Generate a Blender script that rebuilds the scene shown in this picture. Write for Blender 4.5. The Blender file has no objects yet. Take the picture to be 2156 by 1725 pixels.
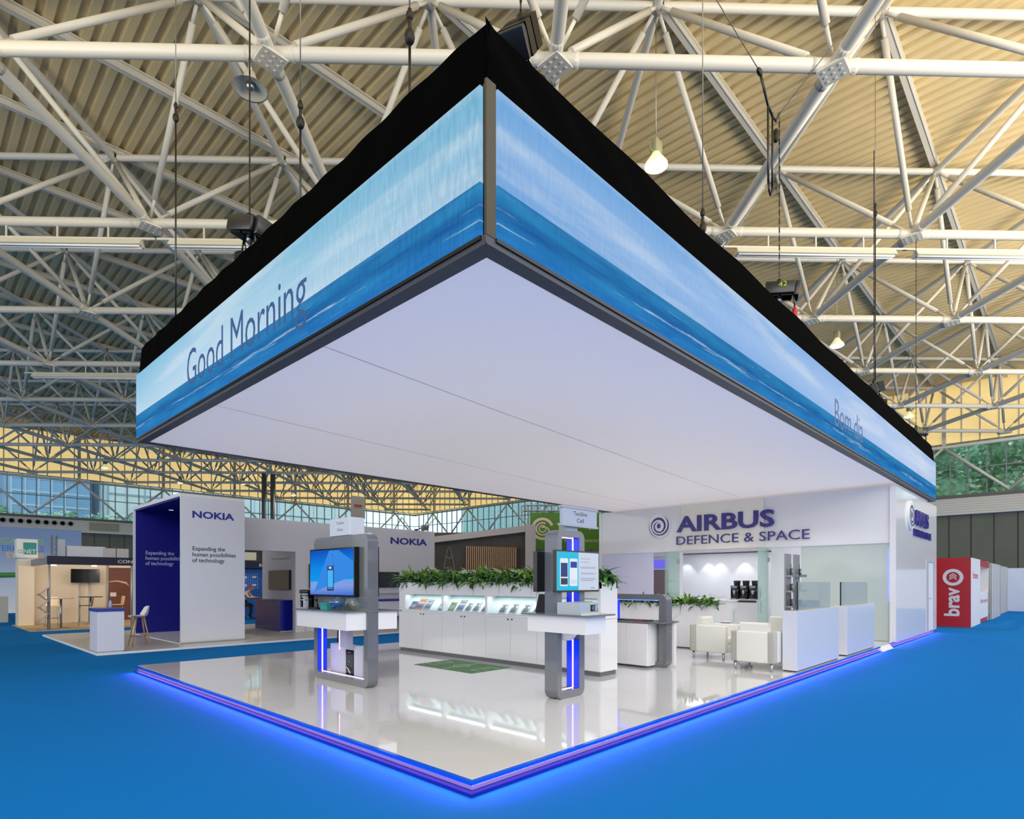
import bpy, bmesh, math, random
from mathutils import Vector, Matrix
random.seed(7)
SC = bpy.context.scene
COL = SC.collection
# ------------------------------------------------------------------ camera, world, large lights, exposure
cam_d = bpy.data.cameras.new('camera')
cam_d.sensor_width = 36.0
cam_d.lens = 1243.59 / 2156 * 36.0
cam_d.shift_y = (1226.27 - 862.5) / 2156
cam_d.clip_end = 600
cam = bpy.data.objects.new('camera', cam_d)
COL.objects.link(cam)
CAM = Vector((-3.0607, -3.346, 1.65))
cam.location = CAM
cam.rotation_euler = (math.radians(90), 0, math.radians(43.6384 - 90))
SC.camera = cam
SC.view_settings.view_transform = 'Standard'
SC.view_settings.look = 'None'
SC.view_settings.exposure = 0.0
SC.view_settings.gamma = 1.0
SC.view_settings.use_curve_mapping = False
SC.cycles.use_denoising = True
SC.cycles.max_bounces = 8
SC.cycles.transparent_max_bounces = 12
SC.cycles.sample_clamp_indirect = 6.0
wd = bpy.data.worlds.new('sky')
SC.world = wd
wd.use_nodes = True
wn = wd.node_tree.nodes
wn['Background'].inputs[0].default_value = (0.94, 0.97, 1.0, 1)
wn['Background'].inputs[1].default_value = 1.7


def area(name, loc, target, sx, sy, power, col):
    l = bpy.data.lights.new(name, 'AREA')
    l.shape = 'RECTANGLE'
    l.size, l.size_y, l.energy, l.color = sx, sy, power, col
    o = bpy.data.objects.new(name, l)
    COL.objects.link(o)
    o.location = loc
    d = Vector(target) - Vector(loc)
    o.rotation_euler = d.to_track_quat('-Z', 'Y').to_euler()
    return o


def spot(name, loc, target, power, col, angle, blend=.6, r=.05):
    l = bpy.data.lights.new(name, 'SPOT')
    l.energy, l.color, l.spot_size, l.spot_blend, l.shadow_soft_size = power, col, math.radians(angle), blend, r
    o = bpy.data.objects.new(name, l)
    COL.objects.link(o)
    o.location = loc
    d = Vector(target) - Vector(loc)
    o.rotation_euler = d.to_track_quat('-Z', 'Y').to_euler()
    return o


area('front_fill_light', (-12, -12, 11), (6, 6, 0), 16, 10, 2000, (1, .93, .84))  # added soft fill from behind the camera, no fixture there
area('ceiling_fill_right', (11, -15, 8.0), (12, -12, 17), 16, 7, 6800, (1, .89, .70))  # this and the next two are unseen fills added to brighten the roof
area('ceiling_fill_far_right', (30, -15, 8.0), (31, -12, 17), 16, 7, 5200, (1, .88, .68))
area('ceiling_fill_left', (-13, 8, 8.0), (-10, 9, 17), 7, 12, 2300, (1, .89, .64))
for _a in (((-.03, 4.5, .075), (-1, 4.5, -.25), 9.1), ((6.55, -.03, .075), (6.55, -1, -.25), 13.1), ((17.4, -.03, .075), (17.4, -1, -.25), 6.4)):
    _l = area('platform_led_light', _a[0], _a[1], _a[2], .012, 4.2 * _a[2], (.8, .16, 1))
for _x in (7.5, 10.2, 12.9):
    for _y in (1.8, 4.4, 7.0):
        spot('canopy_fill_spot', (_x, _y, 4.16), (_x + .3, _y, 0), 95, (1, .97, .93), 110, .9, .04)  # added fill under the canopy to lift floor and underside, no fittings
for _x, _y in ((10.84, 21), (27.2, 21), (43.5, 21), (10.84, 38), (27.2, 38), (43.5, 38), (10.84, 55), (27.2, 55), (43.5, 55), (27.2, 4.4), (43.5, 4.4), (1, 62), (12, 63), (-10, 58)):  # last three are fill added for the dim far left wall
    spot('hall_lamp_and_fill', (_x, _y, 12.5), (_x, _y, 0), 1500, (1, .93, .78), 150, .8, .3)

# ------------------------------------------------------------------ helpers


def S(r, g, b):
    def f(c):
        c /= 255
        return c / 12.92 if c <= .04045 else ((c + .055) / 1.055) ** 2.4
    return (f(r), f(g), f(b))


MATS = {}


def M(name, col, rough=.5, metal=0.0, spec=.5, emit=None, es=1.0, noise=0, nscale=20, bump=0, coat=0, trans=0):
    if name in MATS:
        return MATS[name]
    m = bpy.data.materials.new(name)
    m.use_nodes = True
    nt = m.node_tree
    b = nt.nodes['Principled BSDF']
    b.inputs['Base Color'].default_value = (*col, 1)
    b.inputs['Roughness'].default_value = rough
    b.inputs['Metallic'].default_value = metal
    b.inputs['Specular IOR Level'].default_value = spec
    if coat:
        b.inputs['Coat Weight'].default_value = coat
        b.inputs['Coat Roughness'].default_value = .04
    if emit:
        b.inputs['Emission Color'].default_value = (*emit, 1)
        b.inputs['Emission Strength'].default_value = es
    if noise or bump:
        tc = nt.nodes.new('ShaderNodeTexCoord')
        n = nt.nodes.new('ShaderNodeTexNoise')
        n.inputs['Scale'].default_value = nscale
        n.inputs['Detail'].default_value = 4
        nt.links.new(tc.outputs['Object'], n.inputs['Vector'])
        if noise:
            r = nt.nodes.new('ShaderNodeValToRGB')
            r.color_ramp.elements[0].position, r.color_ramp.elements[1].position = .3, .7
            r.color_ramp.elements[0].color = (*[max(0, c * (1 - noise)) for c in col], 1)
            r.color_ramp.elements[1].color = (*[min(1, c * (1 + noise)) for c in col], 1)
            nt.links.new(n.outputs['Fac'], r.inputs['Fac'])
            nt.links.new(r.outputs['Color'], b.inputs['Base Color'])
        if bump:
            bp = nt.nodes.new('ShaderNodeBump')
            bp.inputs['Strength'].default_value = bump
            bp.inputs['Distance'].default_value = .01
            nt.links.new(n.outputs['Fac'], bp.inputs['Height'])
            nt.links.new(bp.outputs['Normal'], b.inputs['Normal'])
    MATS[name] = m
    return m


def E(name, col, es=1.0):
    return M(name, (0.01, 0.01, 0.01), .4, spec=.2, emit=col, es=es)


def glass_mat(name, tint, clear=.8, rough=.02, diff=None, refl=.04):
    """thin pane: part straight through, part mirror, optionally part frosted"""
    m = bpy.data.materials.new(name)
    m.use_nodes = True
    nt = m.node_tree
    nt.nodes.clear()
    out = nt.nodes.new('ShaderNodeOutputMaterial')
    tr = nt.nodes.new('ShaderNodeBsdfTransparent')
    tr.inputs[0].default_value = (*tint, 1)
    gl = nt.nodes.new('ShaderNodeBsdfGlossy')
    gl.inputs['Roughness'].default_value = rough
    gl.inputs[0].default_value = (.9, .95, .95, 1)
    mix = nt.nodes.new('ShaderNodeMixShader')
    lw = nt.nodes.new('ShaderNodeLayerWeight')
    lw.inputs[0].default_value = .5
    pw = nt.nodes.new('ShaderNodeMath')
    pw.operation = 'POWER'
    pw.inputs[1].default_value = 4.0
    ma = nt.nodes.new('ShaderNodeMath')
    ma.operation = 'MULTIPLY_ADD'
    ma.inputs[1].default_value, ma.inputs[2].default_value = .8, refl
    nt.links.new(lw.outputs['Facing'], pw.inputs[0])
    nt.links.new(pw.outputs[0], ma.inputs[0])
    nt.links.new(ma.outputs[0], mix.inputs[0])
    nt.links.new(mix.outputs[0], out.inputs[0])
    nt.links.new(gl.outputs[0], mix.inputs[2])
    if diff:
        d = nt.nodes.new('ShaderNodeBsdfDiffuse')
        d.inputs[0].default_value = (*diff, 1)
        m2 = nt.nodes.new('ShaderNodeMixShader')
        m2.inputs[0].default_value = clear
        nt.links.new(d.outputs[0], m2.inputs[1])
        nt.links.new(tr.outputs[0], m2.inputs[2])
        nt.links.new(m2.outputs[0], mix.inputs[1])
    else:
        nt.links.new(tr.outputs[0], mix.inputs[1])
    MATS[name] = m
    return m


class MB:
    def __init__(s):
        s.v, s.f, s.mi, s.sm, s.cur = [], [], [], [], 0

    def add(s, vs, fs, smooth=False):
        o = len(s.v)
        s.v += [Vector(p) for p in vs]
        for f in fs:
            s.f.append([i + o for i in f])
            s.mi.append(s.cur)
            s.sm.append(smooth)
        return s

    def box(s, x0, x1, y0, y1, z0, z1, bev=0, seg=2):
        if x1 < x0: x0, x1 = x1, x0
        if y1 < y0: y0, y1 = y1, y0
        if z1 < z0: z0, z1 = z1, z0
        vs = [(x, y, z) for x in (x0, x1) for y in (y0, y1) for z in (z0, z1)]
        fs = [(0, 1, 3, 2), (4, 6, 7, 5), (0, 4, 5, 1), (2, 3, 7, 6), (0, 2, 6, 4), (1, 5, 7, 3)]
        if bev:
            bm = bmesh.new()
            bv = [bm.verts.new(p) for p in vs]
            for f in fs:
                bm.faces.new([bv[i] for i in f])
            bmesh.ops.bevel(bm, geom=list(bm.edges), offset=bev, segments=seg, affect='EDGES', profile=.5)
            bm.verts.index_update()
            s.add([v.co.copy() for v in bm.verts], [[v.index for v in f.verts] for f in bm.faces], seg > 1)
            bm.free()
            return s
        return s.add(vs, fs)

    def obox(s, c, hx, hy, hz, rot, bev=0):
        t = MB()
        t.box(-hx, hx, -hy, hy, -hz, hz, bev)
        return s.add([rot @ v + Vector(c) for v in t.v], t.f, bool(bev))

    def prism(s, poly, axis, a, b, smooth=False):
        n = len(poly)
        def P(p, t):
            return {'x': (t, p[0], p[1]), 'y': (p[0], t, p[1]), 'z': (p[0], p[1], t)}[axis]
        vs = [P(p, a) for p in poly] + [P(p, b) for p in poly]
        s.add(vs, [list(range(n))[::-1], list(range(n, 2 * n))])
        o = len(s.v) - 2 * n
        for i in range(n):
            j = (i + 1) % n
            s.f.append([o + i, o + j, o + n + j, o + n + i])
            s.mi.append(s.cur)
            s.sm.append(smooth)
        return s

    def ring(s, outer, inner, axis, a, b):
        n = len(outer)
        def P(p, t):
            return {'x': (t, p[0], p[1]), 'y': (p[0], t, p[1]), 'z': (p[0], p[1], t)}[axis]
        vs = [P(p, a) for p in outer] + [P(p, a) for p in inner] + [P(p, b) for p in outer] + [P(p, b) for p in inner]
        fs = []
        for i in range(n):
            j = (i + 1) % n
            fs += [(i, j, n + j, n + i), (2 * n + i, 3 * n + i, 3 * n + j, 2 * n + j), (i, 2 * n + i, 2 * n + j, j), (n + i, n + j, 3 * n + j, 3 * n + i)]
        return s.add(vs, fs)

    def tube(s, p, q, r, n=8, r2=None, caps=True):
        p, q = Vector(p), Vector(q)
        r2 = r if r2 is None else r2
        d = (q - p).normalized()
        u = d.cross(Vector((0, 0, 1)))
        if u.length < 1e-4:
            u = Vector((1, 0, 0))
        u.normalize()
        w = d.cross(u)
        vs = []
        for c, rr in ((p, r), (q, r2)):
            for i in range(n):
                a = 2 * math.pi * i / n
                vs.append(c + (u * math.cos(a) + w * math.sin(a)) * rr)
        s.add(vs, [(i, (i + 1) % n, n + (i + 1) % n, n + i) for i in range(n)], True)
        if caps:
            o = len(s.v) - 2 * n
            s.f += [[o + i for i in range(n)][::-1], [o + n + i for i in range(n)]]
            s.mi += [s.cur] * 2
            s.sm += [False] * 2
        return s

    def path(s, pts, r, n=8):
        pts = [Vector(p) for p in pts]
        rs = r if isinstance(r, (list, tuple)) else [r] * len(pts)
        vs, up = [], None
        for k, p in enumerate(pts):
            d = (pts[min(k + 1, len(pts) - 1)] - pts[max(k - 1, 0)]).normalized()
            if up is None:
                up = d.cross(Vector((0, 0, 1)))
                if up.length < 1e-4:
                    up = Vector((1, 0, 0))
            u = (up - d * up.dot(d)).normalized()
            up = u
            w = d.cross(u)
            for i in range(n):
                a = 2 * math.pi * i / n
                vs.append(p + (u * math.cos(a) + w * math.sin(a)) * rs[k])
        fs = []
        for k in range(len(pts) - 1):
            for i in range(n):
                fs.append((k * n + i, k * n + (i + 1) % n, (k + 1) * n + (i + 1) % n, (k + 1) * n + i))
        fs += [list(range(n))[::-1], [(len(pts) - 1) * n + i for i in range(n)]]
        return s.add(vs, fs, True)

    def lathe(s, prof, c, n=16, axis='z'):
        vs, fs = [], []
        for r, h in prof:
            for i in range(n):
                a = 2 * math.pi * i / n
                p = (r * math.cos(a), r * math.sin(a), h)
                if axis == 'x': p = (h, p[0], p[1])
                if axis == 'y': p = (p[0], h, p[1])
                vs.append(Vector(p) + Vector(c))
        for k in range(len(prof) - 1):
            for i in range(n):
                fs.append((k * n + i, k * n + (i + 1) % n, (k + 1) * n + (i + 1) % n, (k + 1) * n + i))
        s.add(vs, fs, True)
        o = len(s.v) - len(vs)
        for k in (0, len(prof) - 1):
            if prof[k][0] > 1e-5:
                s.f.append([o + k * n + i for i in range(n)])
                s.mi.append(s.cur)
                s.sm.append(False)
        return s

    def ball(s, c, rx, ry=None, rz=None, n=12):
        ry = ry or rx
        rz = rz or rx
        prof = [(math.sin(math.pi * k / n) or 0, -math.cos(math.pi * k / n)) for k in range(n + 1)]
        t = MB()
        t.lathe([(max(1e-4, r), h) for r, h in prof], (0, 0, 0), n * 2)
        return s.add([Vector((v.x * rx, v.y * ry, v.z * rz)) + Vector(c) for v in t.v], t.f, True)

    def build(s, name, mats, parent=None, local=False, label=None):
        me = bpy.data.meshes.new(name)
        if parent is not None:
            off = Vector((0, 0, 0)) if local else WL[parent.name]
        else:
            xs, ys, zs = [v.x for v in s.v], [v.y for v in s.v], [v.z for v in s.v]
            off = Vector(((min(xs) + max(xs)) / 2, (min(ys) + max(ys)) / 2, min(zs)))
        me.from_pydata([v - off for v in s.v], [], s.f)
        mats = mats if isinstance(mats, (list, tuple)) else [mats]
        for m in mats:
            me.materials.append(m)
        for p, mi, sm in zip(me.polygons, s.mi, s.sm):
            p.material_index = mi
            p.use_smooth = sm
        bm = bmesh.new()
        bm.from_mesh(me)
        bmesh.ops.recalc_face_normals(bm, faces=bm.faces)
        bm.to_mesh(me)
        bm.free()
        o = bpy.data.objects.new(name, me)
        COL.objects.link(o)
        if parent is not None:
            o.parent = parent
            WL[o.name] = off.copy()
        else:
            o.location = off
            WL[o.name] = off.copy()
        if label:
            o['label'] = label
        return o


WL = {}


def tag(o, label, cat, group=None, kind=None):
    o['label'] = label
    o['category'] = cat
    if group: o['group'] = group
    if kind: o['kind'] = kind
    return o


def thing(name, label, cat, loc=(0, 0, 0), rz=0, group=None):
    o = bpy.data.objects.new(name, None)
    o.empty_display_size = .1
    COL.objects.link(o)
    o.location = loc
    o.rotation_euler = (0, 0, rz)
    WL[o.name] = Vector(loc)
    return tag(o, label, cat, group)


def struct(o):
    o['kind'] = 'structure'
    return o


def copy_tree(src, loc, rz=0, label=None, parent=None):
    c = src.copy()
    COL.objects.link(c)
    if parent is None:
        c.location = loc
        c.rotation_euler = (0, 0, rz)
        WL[c.name] = Vector(loc)
        if label: c['label'] = label
    else:
        c.parent = parent
    for ch in list(src.children):
        copy_tree(ch, None, 0, None, c)
    return c


def rr(x0, x1, y0, y1, r, n=5):
    pts = []
    for cx, cy, a0 in ((x1 - r, y1 - r, 0), (x0 + r, y1 - r, 90), (x0 + r, y0 + r, 180), (x1 - r, y0 + r, 270)):
        for k in range(n + 1):
            a = math.radians(a0 + 90 * k / n)
            pts.append((cx + r * math.cos(a), cy + r * math.sin(a)))
    return pts


_tc = {}


def text(name, string, mat, parent, org, ux, w, h, ext=.004, bold=0.0, bev=0, uy=(0, 0, 1), align=None, words=False):
    """raised lettering filling a w x h box whose lower left corner is org; ux points along the line of writing"""
    cu = bpy.data.curves.new('lettering', 'FONT')
    cu.body = string
    cu.size = 1
    cu.offset = bold
    cu.resolution_u = 3
    if align: cu.align_x = align
    to = bpy.data.objects.new('lettering', cu)
    COL.objects.link(to)
    dg = bpy.context.evaluated_depsgraph_get()
    me = bpy.data.meshes.new_from_object(to.evaluated_get(dg))
    bpy.data.objects.remove(to)
    bpy.data.curves.remove(cu)
    bm = bmesh.new()
    bm.from_mesh(me)
    bpy.data.meshes.remove(me)
    bmesh.ops.remove_doubles(bm, verts=bm.verts, dist=1e-5)
    xs, ys = [v.co.x for v in bm.verts], [v.co.y for v in bm.verts]
    x0, x1, y0, y1 = min(xs), max(xs), min(ys), max(ys)
    sy = h / (y1 - y0)
    sx = w / (x1 - x0) if w else sy
    g = bmesh.ops.extrude_face_region(bm, geom=list(bm.faces))
    for e in g['geom']:
        if isinstance(e, bmesh.types.BMVert):
            e.co.z = 1
    ux, uy = Vector(ux), Vector(uy)
    nz = ux.cross(uy)
    b = MB()
    bm.verts.index_update()
    pts = [Vector(org) + ux * ((v.co.x - x0) * sx) + uy * ((v.co.y - y0) * sy) + nz * (v.co.z * ext) for v in bm.verts]
    if words:      # every word a part of its own
        xs = sorted(v.co.x for v in bm.verts)
        cuts = [(a + c) / 2 for a, c in zip(xs, xs[1:]) if c - a > .17] + [1e9]
        for lo_, hi_ in zip([-1e9] + cuts, cuts):
            w_ = MB()
            w_.add(pts, [[v.index for v in f.verts] for f in bm.faces if lo_ < f.verts[0].co.x < hi_])
            used = sorted({i for f in w_.f for i in f})
            re_ = {i: k for k, i in enumerate(used)}
            w_.v = [w_.v[i] for i in used]
            w_.f = [[re_[i] for i in f] for f in w_.f]
            o = w_.build(name, mat, parent)
        bm.free()
        return o
    b.add(pts, [[v.index for v in f.verts] for f in bm.faces])
    bm.free()
    return b.build(name, mat, parent)


# ------------------------------------------------------------------ shared materials
white = M('white_laminate', S(228, 226, 227), .12, coat=.3)
white_matt = M('white_paint', S(222, 222, 226), .5)
navy = M('navy_lettering', S(46, 40, 125), .25)
dkgrey = M('graphite_lacquer', S(104, 106, 112), .22, coat=.4)
dark = M('dark_plastic', S(18, 18, 20), .3)
black = M('black_gloss', S(6, 6, 8), .08)
chrome = M('chrome', S(190, 192, 195), .12, 1.0)
steel = M('brushed_steel', S(160, 162, 165), .35, .9)
pipe = M('cream_pipe_paint', S(206, 200, 184), .42)
plinth_m = M('grey_plinth', S(96, 96, 102), .4)
royal = M('royal_blue_laminate', S(16, 26, 140), .2)
teal = M('teal_card', S(30, 150, 145), .5)
red = M('red_plastic', S(170, 25, 35), .4)
grey = M('light_grey_plastic', S(170, 172, 176), .4)
led_line = E('led_line', (1.0, .62, 1.0), 2.2)
led_blue = E('led_blue', (.05, .08, 1.0), 6.0)
gloss_blue = M('blue_lit_acrylic', S(10, 40, 225), .15, emit=(0.0, .03, .8), es=.5)
led_violet = E('led_violet', (.36, .22, 1.0), 5.0)
PZ = .123     # top of the stand's platform
C45 = math.sqrt(.5)


def HW(u, v, z):      # hall roof grid (45 degrees to the stand) -> world
    return Vector((C45 * (u + v), C45 * (v - u), z))


# ================================================================== THE HALL
b = MB()
b.add([(-60, -60, 0), (56, -60, 0), (56, 75, 0), (-60, 75, 0)], [(0, 1, 2, 3)])
b.add([(-60, -60, -.3), (56, -60, -.3), (56, 75, -.3), (-60, 75, -.3)], [(3, 2, 1, 0)])
struct(b.build('floor', M('blue_carpet', S(14, 113, 190), .95, spec=.05, noise=.08, nscale=160, bump=.25)))
# corrugated roof deck
b = MB()
DX0, DX1, DY0, DY1, DZ = -30, 55.4, -9, 73.9, 17.27
x = DX0
prof = []
while x < DX1:
    prof += [(x, DZ), (x + .20, DZ), (x + .25, DZ + .13), (x + .37, DZ + .13)]
    x += .42
n = len(prof)
b.add([(p[0], DY0, p[1]) for p in prof] + [(p[0], DY1, p[1]) for p in prof] + [(prof[0][0], DY0, DZ + .4), (prof[-1][0], DY0, DZ + .4), (prof[0][0], DY1, DZ + .4), (prof[-1][0], DY1, DZ + .4)],
      [(i, i + 1, n + i + 1, n + i) for i in range(n - 1)] + [(2 * n, 2 * n + 1, 2 * n + 3, 2 * n + 2)])
struct(b.build('ceiling', M('beige_roof_deck', S(210, 189, 141), .6, noise=.06, nscale=.7)))

WX, WY = 54.75, 73.3
panel_m = M('olive_grey_panel', S(92, 95, 84), .6, noise=.05, nscale=1)
strip_m = M('panel_joint', S(50, 52, 48), .7)
rib_m = M('ribbed_beam_paint', S(196, 194, 186), .5)
frame_m = M('window_frame_grey', S(128, 134, 138), .5)
pane_m = glass_mat('window_pane', (.80, .93, .97), 1)
fas_m = bpy.data.materials.new('translucent_cream_panel')
fas_m.use_nodes = True
_n = fas_m.node_tree.nodes
_b = _n['Principled BSDF']
_tr = _n.new('ShaderNodeBsdfTranslucent')
_tr.inputs[0].default_value = (*S(255, 236, 190), 1)
_mx = _n.new('ShaderNodeMixShader')
_mx.inputs[0].default_value = .65
_b.inputs['Base Color'].default_value = (*S(240, 226, 184), 1)
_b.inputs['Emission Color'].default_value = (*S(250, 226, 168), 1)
_b.inputs['Emission Strength'].default_value = .6  # glow added to the panels, standing for daylight behind them
_l = fas_m.node_tree.links
_l.new(_b.outputs[0], _mx.inputs[1])
_l.new(_tr.outputs[0], _mx.inputs[2])
_l.new(_mx.outputs[0], _n['Material Output'].inputs[0])


def hall_wall(side):
    L = side == 'left'
    lo, hi = (-40, WX) if L else (-30, WY)
    def bx(b, a0, a1, d0, d1, z0, z1):
        if L: b.box(a0, a1, WY + d0, WY + d1, z0, z1)
        else: b.box(WX + d0, WX + d1, a0, a1, z0, z1)
    def pt(a, d, z):
        return (a, WY + d, z) if L else (WX + d, a, z)
    b = MB(); bx(b, lo, hi + .4, 0, .4, 0, 6.9)
    w = struct(b.build('wall_' + side, panel_m))
    b = MB(); a = lo + .5
    while a < hi:
        bx(b, a, a + .07, -.03, 0, 2.6, 6.9); a += 1.39
    b.build('panel_joints', strip_m, w)
    b = MB(); bx(b, lo, hi, -.12, 0, 0, 2.6); b.build('base_cladding', white_matt, w)
    # ribbed beam under the windows
    b = MB(); bx(b, lo, hi, -.55, .4, 6.9, 8.2)
    t = struct(b.build('trim_1' if L else 'trim_2', rib_m))
    b = MB()
    for k in range(7):
        bx(b, lo, hi, -.60, -.55, 6.93 + k * .185, 6.93 + k * .185 + .12)
    b.build('rib_boards', rib_m, t)
    b = MB(); bx(b, lo, hi, -.65, .3, 8.2, 8.45); b.build('window_sill', M('sill_dark', S(88, 88, 84), .5), t)
    # windows
    b = MB(); bx(b, lo, hi, 0, .02, 8.45, 12.65)
    g = struct(b.build('window_1' if L else 'window_2', pane_m))
    b = MB(); a = lo + (.31 if L else .76)
    while a < hi:
        bx(b, a - .035, a + .035, -.06, .08, 8.45, 12.65); a += 1.14
    for z in (8.45, 10.55, 12.6):
        bx(b, lo, hi, -.05, .07, z - .04, z + .04)
    b.build('mullions', frame_m, g)
    # zigzag bracing tubes in front of the glass
    b = MB(); a = (6.6 - 8.0 * 5) if L else (.2 - 8.0 * 3)
    while a < hi:
        b.tube(pt(a, -.45, 8.6), pt(a + 4.0, -.45, 12.25), .11, 8)
        b.tube(pt(a + 4.0, -.45, 12.25), pt(a + 8.0, -.45, 8.6), .11, 8)
        a += 8.0
    b.build('zigzag_brace', pipe, g)
    b = MB(); b.tube(pt(lo, -.45, 12.3), pt(hi, -.45, 12.3), .13, 8); b.build('head_tube', pipe, g)
    # translucent roof edge
    b = MB(); bx(b, lo, hi, 0, .03, 12.65, 17.25)
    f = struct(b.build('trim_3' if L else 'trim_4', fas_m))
    b = MB(); a = lo
    while a < hi:
        bx(b, a, a + .09, -.1, 0, 12.65, 17.25); a += 1.14
    a = (10.6 - 8.0 * 6) if L else (4.2 - 8 * 4)
    while a < hi:
        bx(b, a - .13, a + .13, -.28, 0, 12.3, 17.25); a += 8.0
    b.build('edge_ribs', pipe, f)
    return w, t


wl_, tl_ = hall_wall('left')
wr_, tr_ = hall_wall('right')
# round air vents and louvre grilles in the left beam
for k in range(13):
    xx = 4.38 + .675 * k if k < 9 else 12.9 + .675 * (k - 2)
    if k in (9, 10): continue
    b = MB(); b.lathe([(.26, 0), (.26, -.07), (.19, -.09), (.19, -.02)], (xx, WY - .6, 7.76), 14, 'y')
    o = b.build('air_vent', [frame_m], tl_)
    b = MB(); b.lathe([(.19, 0), (.001, 0)], (xx, WY - .64, 7.76), 14, 'y'); b.build('vent_opening', dark, o)
b = MB(); b.ring(rr(11.4, 14.1, 7.2, 8.05, .01, 1), rr(11.5, 14.0, 7.28, 7.97, .01, 1), 'y', WY - .7, WY - .58)
for k in range(9):
    b.box(11.5, 14.0, WY - .68, WY - .62, 7.30 + k * .075, 7.34 + k * .075)
b.box(12.7, 12.8, WY - .7, WY - .6, 7.28, 7.97)
b.build('louvre_grille', M('grille_paint', S(150, 146, 124), .5), tl_)

# ------------------------------------------------------------------ space frame: one thing, the 100 largest of each member as parts
sf = thing('space_frame', 'cream tubular steel space frame spanning under the corrugated hall roof', 'roof truss', (10, 10, 12.6))
LZ, UZ, GS = 12.76, 16.89, 6.0
def low(i, j): return HW(6 * i + 1.419, 6 * j + 8.008, LZ)
def upp(i, j): return HW(6 * i + 4.419, 6 * j + 11.008, UZ)
def inside(p): return p.x < 54.4 and p.y < 72.9 and p.y > -9.5 and p.x > -30
FW = Vector((math.cos(math.radians(43.6384)), math.sin(math.radians(43.6384)), 0))
RT = Vector((FW.y, -FW.x, 0))
def seen(p, q, m=1.12):
    for t in (0, .25, .5, .75, 1):
        r = p.lerp(q, t) - CAM
        d = r.dot(FW)
        if d > 3 and abs(r.dot(RT) / d) < .867 * m and -.42 < r.z / d < .986 * m:
            return True
    return False
mem = {'bottom_chord': [], 'top_chord': [], 'diagonal_strut': [], 'joint_plate': [], 'roof_purlin': []}
for i in range(-14, 14):
    for j in range(-2, 17):
        p = low(i, j)
        if inside(p):
            for q in (low(i + 1, j), low(i, j + 1)):
                if inside(q) and seen(p, q): mem['bottom_chord'].append((p, q, .14))
            for a, c in ((0, 0), (-1, 0), (0, -1), (-1, -1)):
                q = upp(i + a, j + c)
                if inside(q) and seen(p, q): mem['diagonal_strut'].append((p, q, .085))
            if seen(p, p): mem['joint_plate'].append((p, p, 0))
        p = upp(i, j)
        if inside(p):
            for q in (upp(i + 1, j), upp(i, j + 1)):
                if inside(q) and seen(p, q): mem['top_chord'].append((p, q, .115))
k = -12
while k < 26:
    y = 4.659 + 4.2426 * k
    if -9 < y < 73:
        xx = -30.0
        while xx < 54:
            p, q = Vector((xx, y, 17.12)), Vector((min(xx + 8.485, 54.6), y, 17.12))
            if seen(p, q): mem['roof_purlin'].append((p, q, .1))
            xx += 8.485
    k += 1


def member(b, kind, p, q, r):
    if kind == 'joint_plate':
        b.obox(p - Vector((0, 0, .13)), .27, .27, .03, Matrix.Identity(3))
        for a in range(4):
            d = Matrix.Rotation(a * math.pi / 2 + math.pi / 4, 3, 'Z') @ Vector((1, 0, 0))
            b.tube(p + d * .15, p + d * .5, .11, 10, .15)
        for a in range(-1, 2):
            for c in range(-1, 2):
                o = Vector((a * .16, c * .16, 0))
                b.tube(p + o - Vector((0, 0, .175)), p + o - Vector((0, 0, .155)), .032, 6)
    elif kind == 'roof_purlin':
        b.box(p.x, q.x, p.y - .11, p.y + .11, 17.02, 17.06)
        b.box(p.x, q.x, p.y - .02, p.y + .02, 17.06, 17.22)
        b.box(p.x, q.x, p.y - .11, p.y + .11, 17.22, 17.26)
        b.box(p.x, q.x, p.y - .09, p.y - .07, 17.0, 17.02)
    elif kind == 'diagonal_strut':
        d = (q - p).normalized()
        b.tube(p + d * .75, q - d * .6, r, 10)
        b.tube(p + d * .2, p + d * .8, .045, 6)
        b.tube(q - d * .65, q - d * .1, .05, 6)
    else:
        b.tube(p, q, r, 12, None, False)
        if kind == 'top_chord':
            b.ball(p, .2, n=5)


for kind, lst in mem.items():
    def size(t):
        c = ((t[0] + t[1]) / 2 - CAM)
        return -((t[1] - t[0]).length + 1) / max(4, c.dot(FW)) * (1 if seen(t[0], t[1], .99) else .3)
    lst.sort(key=size)
    for t in lst[:99]:
        b = MB(); member(b, kind, *t); b.build(kind, pipe, sf)
    if len(lst) > 99:
        b = MB()
        for t in lst[99:]:
            member(b, kind, *t)
        b.build(kind + '_run', pipe, sf)['kind'] = 'stuff'

# ================================================================== EXHIBITION STAND: platform
pf = thing('stand_platform', 'raised glossy white stand floor edged with glowing violet light', 'platform', (0, 0, 0))
PX1, PY1 = 20.6, 9.1
floor_w = M('glossy_white_floor', S(222, 221, 222), .05, spec=.6, coat=.3)
b = MB(); b.box(.04, PX1 - .04, .04, PY1, .075, PZ); b.build('deck', floor_w, pf)
edge_m = M('blue_reflect_edge', S(8, 84, 215), .12, spec=.6)  # blue reflected by the slab edge is put into its base colour
b = MB()
for (x0, x1, y0, y1) in ((0, .04, 0, PY1), (.04, 13.13, 0, .04), (14.2, PX1, 0, .04)):
    b.box(x0, x1, y0, y1, .088, PZ - .004)
b.build('edge_strip', edge_m, pf)
skirt_m = M('lit_skirt', S(120, 112, 150), .3)
b = MB()
for (x0, x1, y0, y1) in ((.05, .07, .05, PY1), (.07, 13.1, .05, .07), (14.2, PX1, .05, .07)):
    b.box(x0, x1, y0, y1, .03, .088)
b.build('skirt', skirt_m, pf)
b = MB()
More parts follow.
